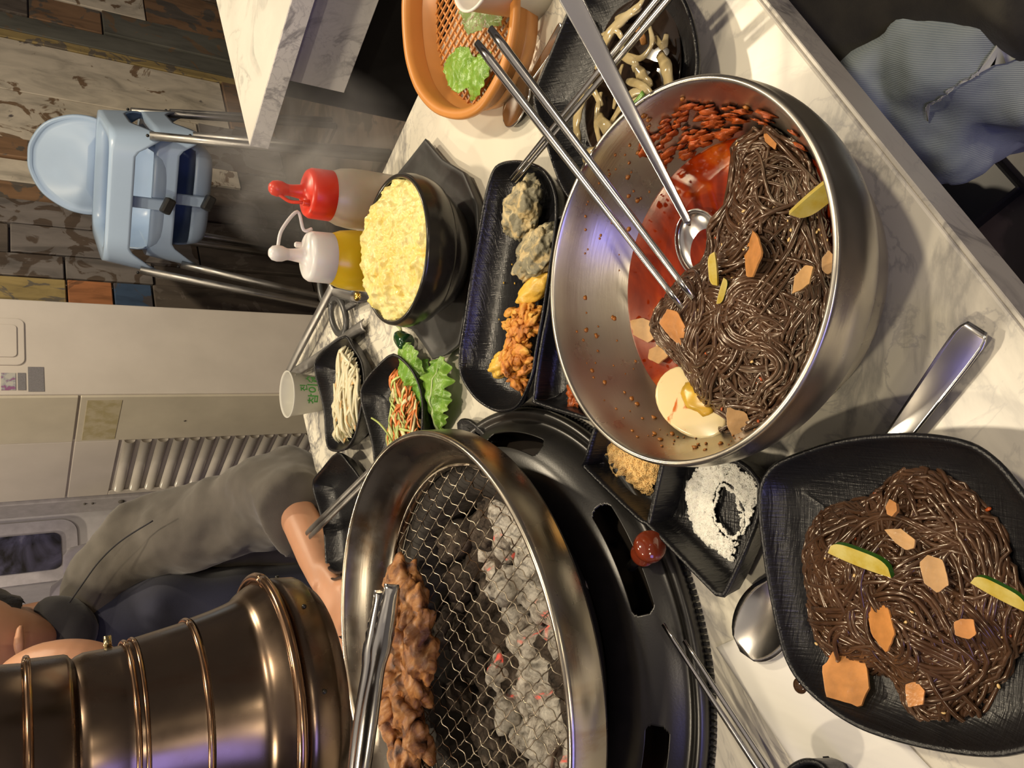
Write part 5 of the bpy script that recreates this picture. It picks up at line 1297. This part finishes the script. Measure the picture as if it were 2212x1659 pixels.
def hand(wrist, direction, palm_up, size=1.0, curl=.7, thumb=1):
    d = direction.normalized(); n_ = palm_up.normalized(); s = d.cross(n_).normalized(); G = []
    G.append(limb([wrist - d * .02, wrist + d * .03 * size, wrist + d * .085 * size], [(.024 * size, .019 * size), (.036 * size, .016 * size), (.038 * size, .013 * size)], 16, 6))
    for i, (o_, L) in enumerate(((-.030, .068), (-.010, .078), (.010, .072), (.029, .056))):
        b = wrist + d * .080 * size + s * o_ * size; P = [b - d * .02]; dd = d.copy(); p = b.copy(); P.append(p.copy())
        for j in range(3):
            dd = (dd * math.cos(curl * .55) - n_ * math.sin(curl * .55)).normalized() if j else (dd * math.cos(curl * .3) - n_ * math.sin(curl * .3)).normalized()
            p = p + dd * (L * size * (.45, .32, .23)[j]); P.append(p.copy())
        G.append(limb(P, [.0095 * size, .0095 * size, .0088 * size, .008 * size, .0065 * size], 10, 4))
    b = wrist + d * .025 * size - s * .030 * size * thumb
    G.append(limb([b + s * .012 * thumb, b - s * .018 * thumb + d * .02, b - s * .026 * thumb + d * .050 - n_ * .01, b - s * .022 * thumb + d * .075 - n_ * .02], [.013 * size, .012 * size, .010 * size, .008 * size], 10, 4))
    return join(*G)
def head(c, fwd, s=1.0):
    """returns skin geometry of a head with nose, lips, ears, and the eyes and hair pieces"""
    f = Vector((fwd.x, fwd.y, 0)).normalized(); r = Vector((f.y, -f.x, 0)); u = Vector((0, 0, 1))
    def P(x, y, z): return c + (r * x + f * y + u * z) * s
    g = blob(3, (1, 1, 1), 0, 1, 4); V = []
    for v in g[0]:
        x, y, z = v.x * .073, v.y * .092, v.z * .112
        if z < -.02: k = 1 - .45 * min(1, (-z - .02) / .09); x *= k; y = y * (k if y < 0 else 1 - .12 * (1 - k))
        V.append(P(x, y, z))
    skin = join((V, g[1]), limb([P(0, .080, .005), P(0, .098, -.018), P(0, .104, -.034)], [.006 * s, .010 * s, .012 * s], 10, 4),
                limb([P(-.022, .082, -.062), P(0, .092, -.060), P(.022, .082, -.062)], [.004 * s, .007 * s, .004 * s], 10, 4),
                *[limb([P(q * .074, -.01, -.03), P(q * .084, -.018, 0), P(q * .076, -.005, .02)], [.006 * s, .011 * s, .008 * s], 10, 4) for q in (-1, 1)])
    hairg = blob(5, (1, 1, 1), .05, 3, 4); HV = [P(v.x * .083, v.y * .100 - .012, v.z * .112 + .016) for v in hairg[0]]
    keep = [t for t in hairg[1] if not all((HV[i] - c).dot(f) > .030 * s and (HV[i] - c).z < .055 * s for i in t) and max((HV[i] - c).z for i in t) > -.06 * s]
    eyes = join(*[blob(1, (.011 * s, .005 * s, .006 * s), 0, 1, 2, P(q * .031, .080, .008)) for q in (-1, 1)])
    brows = join(*[limb([P(q * .018, .086, .026), P(q * .034, .083, .031), P(q * .048, .074, .026)], [.002 * s, .003 * s, .0015 * s], 6, 3) for q in (-1, 1)])
    return skin, (HV, keep), eyes, brows
# the diner across the table, leaning in from the far side
man = thing('person', tuple(T(-.62, .34, -TZ)), 'seated person in loose grey short-sleeved shirt over black top, resting a forearm behind the grill', 'person')
B_ = lambda x, y, b: onb(x, y, b)
sleeve = limb([B_(120, 1370, .40), B_(190, 1322, .38), B_(240, 1240, .36), B_(320, 1168, .32), B_(440, 1128, .25), B_(545, 1095, .17), B_(600, 1075, .11), B_(636, 1080, .065), at(652, 1112, .022)], [.040, .050, .060, .066, .066, .070, .072, .070, .056], 26, 8)
flank = limb([B_(250, 1260, .40), B_(400, 1200, .38), B_(560, 1190, .36), B_(760, 1200, .34)], [.05, .06, .062, .07], 22, 8)
sh = fuse(O('grey_shirt', fold(join(sleeve, flank), .016, (13, 13, 20), 3), m_greyshirt, man), .006, 5, (.018, .07))
torso = limb([B_(110, 1410, .44), B_(200, 1400, .44), B_(330, 1370, .44), B_(520, 1350, .42), B_(800, 1350, .40), B_(1100, 1360, .40)], [(.05, .05), (.11, .07), (.155, .085), (.15, .085), (.15, .09), (.16, .10)], 28, 8)
fuse(O('black_top', fold(torso, .012, (14, 14, 14), 7), m_nvy, man), .008, 5)
fuse(O('sleeve', limb([B_(215, 1470, .43), B_(255, 1505, .41), B_(350, 1585, .32)], [.07, .064, .060], 18, 6), m_blk, man), .006, 3)
fuse(O('collar', join(limb([B_(95, 1318, .36), B_(130, 1335, .34), B_(165, 1365, .33), B_(150, 1420, .33)], [.020, .034, .030, .02], 16, 6)), m_blk, man), .005, 3)
arm = limb([at(640, 1105, .026), at(662, 1150, .022), at(684, 1205, .022), at(708, 1262, .022)], [.026, .026, .024, .019], 18, 8)
hnd = hand(at(708, 1258, .022), (at(738, 1330, .020) - at(708, 1258, .022)), Vector((.1, -.1, 1)), .85, .6, 1)
hc = B_(-75, 1400, .34); fw = (at(985, 1500, .2) - hc)
hs, hh, he, hbw = head(hc, fw)
neck = limb([B_(160, 1385, .40), B_(60, 1392, .38), hc], [.060, .054, .050], 18, 6)
arm2 = limb([B_(250, 1500, .42), B_(360, 1590, .32), B_(420, 1620, .18), B_(300, 1520, .13), B_(190, 1450, .10), B_(95, 1445, .12), B_(30, 1470, .15)], [.050, .046, .042, .038, .034, .030, .024], 18, 6)
O('body', join(arm, hnd, hs, neck, arm2), M['skin'], man)
fuse([o for o in man.children if o.name.startswith('body')][0], .0032, 2)
O('hair', hh, M['hair'], man); O('eye', he, M['hair'], man); O('eyebrow', hbw, M['hair'], man)
O('shirt_seam', tube(cr([B_(150, 1302, .30), B_(178, 1262, .285), B_(215, 1212, .26), B_(262, 1168, .235), B_(330, 1125, .20)], 6), .0012, 6), m_blk, man)
fuse(O('trousers', join(limb([T(-.62, .42, -.26), T(-.52, .22, -.24), T(-.50, .02, -.25), T(-.50, -.02, -.50), T(-.50, .0, -.73)], [.09, .085, .065, .055, .05], 18, 6), limb([T(-.70, .42, -.26), T(-.78, .22, -.24), T(-.80, .02, -.25), T(-.80, -.02, -.50), T(-.80, .0, -.73)], [.09, .085, .065, .055, .05], 18, 6)), m_blk, man), .010, 4)
bevel(O('stool', join(tbox(-.86, -.46, .24, .62, -.37, -.33), tbox(-.84, -.80, .27, .31, -TZ, -.37), tbox(-.52, -.48, .27, .31, -TZ, -.37), tbox(-.84, -.80, .56, .60, -TZ, -.37), tbox(-.52, -.48, .56, .60, -TZ, -.37)), m_leg, smooth=False, label='black stool under the grey-shirted person across the table', cat='stool'), .006)

# people far behind
def far_person(c, fwd, lb, top_m, seat_h=.45, s=1.0):
    p = thing('person', (c.x, c.y, 0), lb, 'person'); f = Vector((fwd.x, fwd.y, 0)).normalized(); r = Vector((f.y, -f.x, 0))
    def Q(x, y, z): return Vector((c.x, c.y, 0)) + r * x + f * y + Vector((0, 0, z))
    fuse(O('shirt', join(limb([Q(0, 0, .45), Q(0, 0, .62), Q(0, .01, .85), Q(0, .0, 1.0)], [(.16, .11), (.17, .12), (.19, .11), (.10, .08)], 22, 6), *[limb([Q(q * .17, 0, .95), Q(q * .23, .04, .82), Q(q * .24, .09, .72)], [.06, .06, .058], 14, 5) for q in (-1, 1)]), top_m, p), .012, 4)
    hs, hh, he, hbw = head(Q(0, .02, 1.20), fwd)
    o = O('body', join(hs, limb([Q(0, 0, .98), Q(0, .01, 1.10)], [.055, .052], 14, 5), *[join(limb([Q(q * .24, .08, .74), Q(q * .22, .22, .72), Q(q * .12, .30, .82)], [.042, .036, .026], 12, 5), hand(Q(q * .12, .30, .82), Vector((0, 0, 1)) + f * .3, f, .85, .8, q)) for q in (-1, 1)]), M['skin'], p); fuse(o, .005, 2)
    O('hair', hh, M['hair'], p); O('eye', he, M['hair'], p); O('eyebrow', hbw, M['hair'], p)
    fuse(O('trousers', join(*[limb([Q(q * .09, -.02, .48), Q(q * .11, .22, .48), Q(q * .11, .40, .46), Q(q * .11, .42, .22), Q(q * .11, .42, .03)], [.09, .085, .06, .05, .045], 14, 5) for q in (-1, 1)]), m_blk, p), .012, 3)
    return p
fp = onb(150, 1330, 1.50); far_person(Vector((fp.x, fp.y, 0)), Vector((-.5, -.9, 0)), 'distant seated person in slate grey top behind the diner in the grey shirt', m_dgrey)
fp = onb(150, 1560, 2.15); far_person(Vector((fp.x, fp.y, 0)), Vector((.7, -.6, 0)), 'distant person in dark clothes partly hidden by the bronze hood', m_blk)
O('red_band', box(*(onb(20, 1330, 1.42)), .10, .03, .018), simple('red_plastic_band', (.7, .03, .05), .4), label='bright red strip beside the distant grey-topped person', cat='strip', smooth=False)

# the person beside the camera, at the right near edge
nb = thing('person', tuple(T(-.30, -1.10, -TZ)), 'person in black top and pale blue jeans beside the near edge of the table', 'person')
t_ = NT('pale_denim'); wv_ = t_.n('TexWave'); wv_.inputs['Scale'].default_value = 260; wv_.inputs['Distortion'].default_value = 1.0; t_.l(t_.co((1, 1, 1), rot=(.5, .3, .6)), wv_.inputs[0])
t_.set(Base_Color=t_.mix(t_.ramp(wv_.outputs[1], [(.3, 0), (.7, .35)]), t_.ramp(t_.noise(9, 5), [(.35, (.17, .22, .26)), (.65, (.36, .42, .45))]), (.42, .46, .47)), Roughness=.8)
t_.bump(wv_.outputs[1], .3, .0008); M['denim'] = t_.m
K = lambda x, y, z: at(x, y, z)
th1 = limb([K(2420, 20, -.20), K(2220, 80, -.20), K(2080, 160, -.205), K(1950, 230, -.21), K(1780, 320, -.23)], [.068, .068, .067, .063, .058], 26, 8)
sh1 = limb([K(1780, 330, -.23), K(1840, 370, -.40), K(1900, 430, -.70)], [.068, .058, .05], 20, 8)
O('jeans', fold(join(th1, sh1), .030, (20, 20, 20), 2), M['denim'], nb); fuse([o for o in nb.children if o.name.startswith('jeans')][0], .005, 4, (.016, .05))
seam = [K(2235, 95, -.118), K(2140, 160, -.118), K(2050, 235, -.125), K(1970, 320, -.135)]
js = O('jeans_seam', tube(cr(seam, 12), .0014, 6), simple('denim_thread', (.45, .47, .46), .7), nb)
sw = js.modifiers.new('wrap', 'SHRINKWRAP'); sw.target = [o for o in nb.children if o.name.startswith('jeans') and o is not js][0]; sw.offset = .0012; sw.wrap_mode = 'ABOVE_SURFACE'
top2 = limb([T(-.12, -1.08, -.30), T(-.06, -1.16, -.10), T(-.04, -1.20, .10), T(-.05, -1.20, .28)], [(.13, .12), (.15, .12), (.16, .11), (.09, .08)], 26, 8)
slv = limb([K(2420, -90, -.18), K(2200, -75, -.19), K(1990, -45, -.20), K(1850, -40, -.21), K(1650, -90, -.24)], [.083, .083, .080, .080, .075], 22, 8)
O('black_top', fold(join(top2, slv), .02, (12, 12, 12), 5), cloth('olive_black_knit', (.020, .017, .011), 60, .4), nb); fuse([o for o in nb.children if o.name.startswith('black_top')][0], .008, 4)
bevel(O('stool', tbox(-.62, -.10, -1.50, -1.02, -.50, -.33), m_leg, smooth=False, label='dark seat under the person in jeans', cat='stool'), .02)
sho = limb([K(1900, 470, -.70), K(1930, 480, -.715), K(2000, 560, -.72)], [.05, .045, .03], 16, 6)
O('shoe', sho, m_blk, nb)

# ------------------------------------------------------------------ steam rising behind the pot
sm = bpy.data.materials.new('steam'); sm.use_nodes = True; nt_ = sm.node_tree; nt_.nodes.clear()
ou = nt_.nodes.new('ShaderNodeOutputMaterial'); vo = nt_.nodes.new('ShaderNodeVolumePrincipled'); nt_.links.new(vo.outputs[0], ou.inputs['Volume'])
tc = nt_.nodes.new('ShaderNodeTexCoord'); no = nt_.nodes.new('ShaderNodeTexNoise'); no.inputs['Scale'].default_value = 9; no.inputs['Detail'].default_value = 4; no.inputs['Distortion'].default_value = 1.2; nt_.links.new(tc.outputs['Object'], no.inputs[0])
rp_ = nt_.nodes.new('ShaderNodeValToRGB'); rp_.color_ramp.elements[0].position = .44; rp_.color_ramp.elements[1].position = .72; nt_.links.new(no.outputs['Fac'], rp_.inputs[0])
gr = nt_.nodes.new('ShaderNodeTexGradient'); gr.gradient_type = 'SPHERICAL'; mp_ = nt_.nodes.new('ShaderNodeMapping'); mp_.inputs['Location'].default_value = (0, 0, -1.0); nt_.links.new(tc.outputs['Object'], mp_.inputs[0])
mp_.inputs['Scale'].default_value = (9, 9, 7.5); mp_.inputs['Location'].default_value = (0, 0, -.95)
nt_.links.new(mp_.outputs[0], gr.inputs[0])
mu = nt_.nodes.new('ShaderNodeMath'); mu.operation = 'MULTIPLY'; nt_.links.new(rp_.outputs[0], mu.inputs[0]); nt_.links.new(gr.outputs[1], mu.inputs[1])
mu2 = nt_.nodes.new('ShaderNodeMath'); mu2.operation = 'MULTIPLY'; mu2.inputs[1].default_value = 26.0; nt_.links.new(mu.outputs[0], mu2.inputs[0]); nt_.links.new(mu2.outputs[0], vo.inputs['Density'])
vo.inputs['Color'].default_value = (1, .97, .95, 1)
stp = at(770, 370, .03); 
O('steam', blob(1, (.12, .12, .14), 0, 1, 3, stp + Vector((0, 0, .06))), sm, label='faint steam drifting beside the red-capped bottle', cat='steam', kind='stuff')
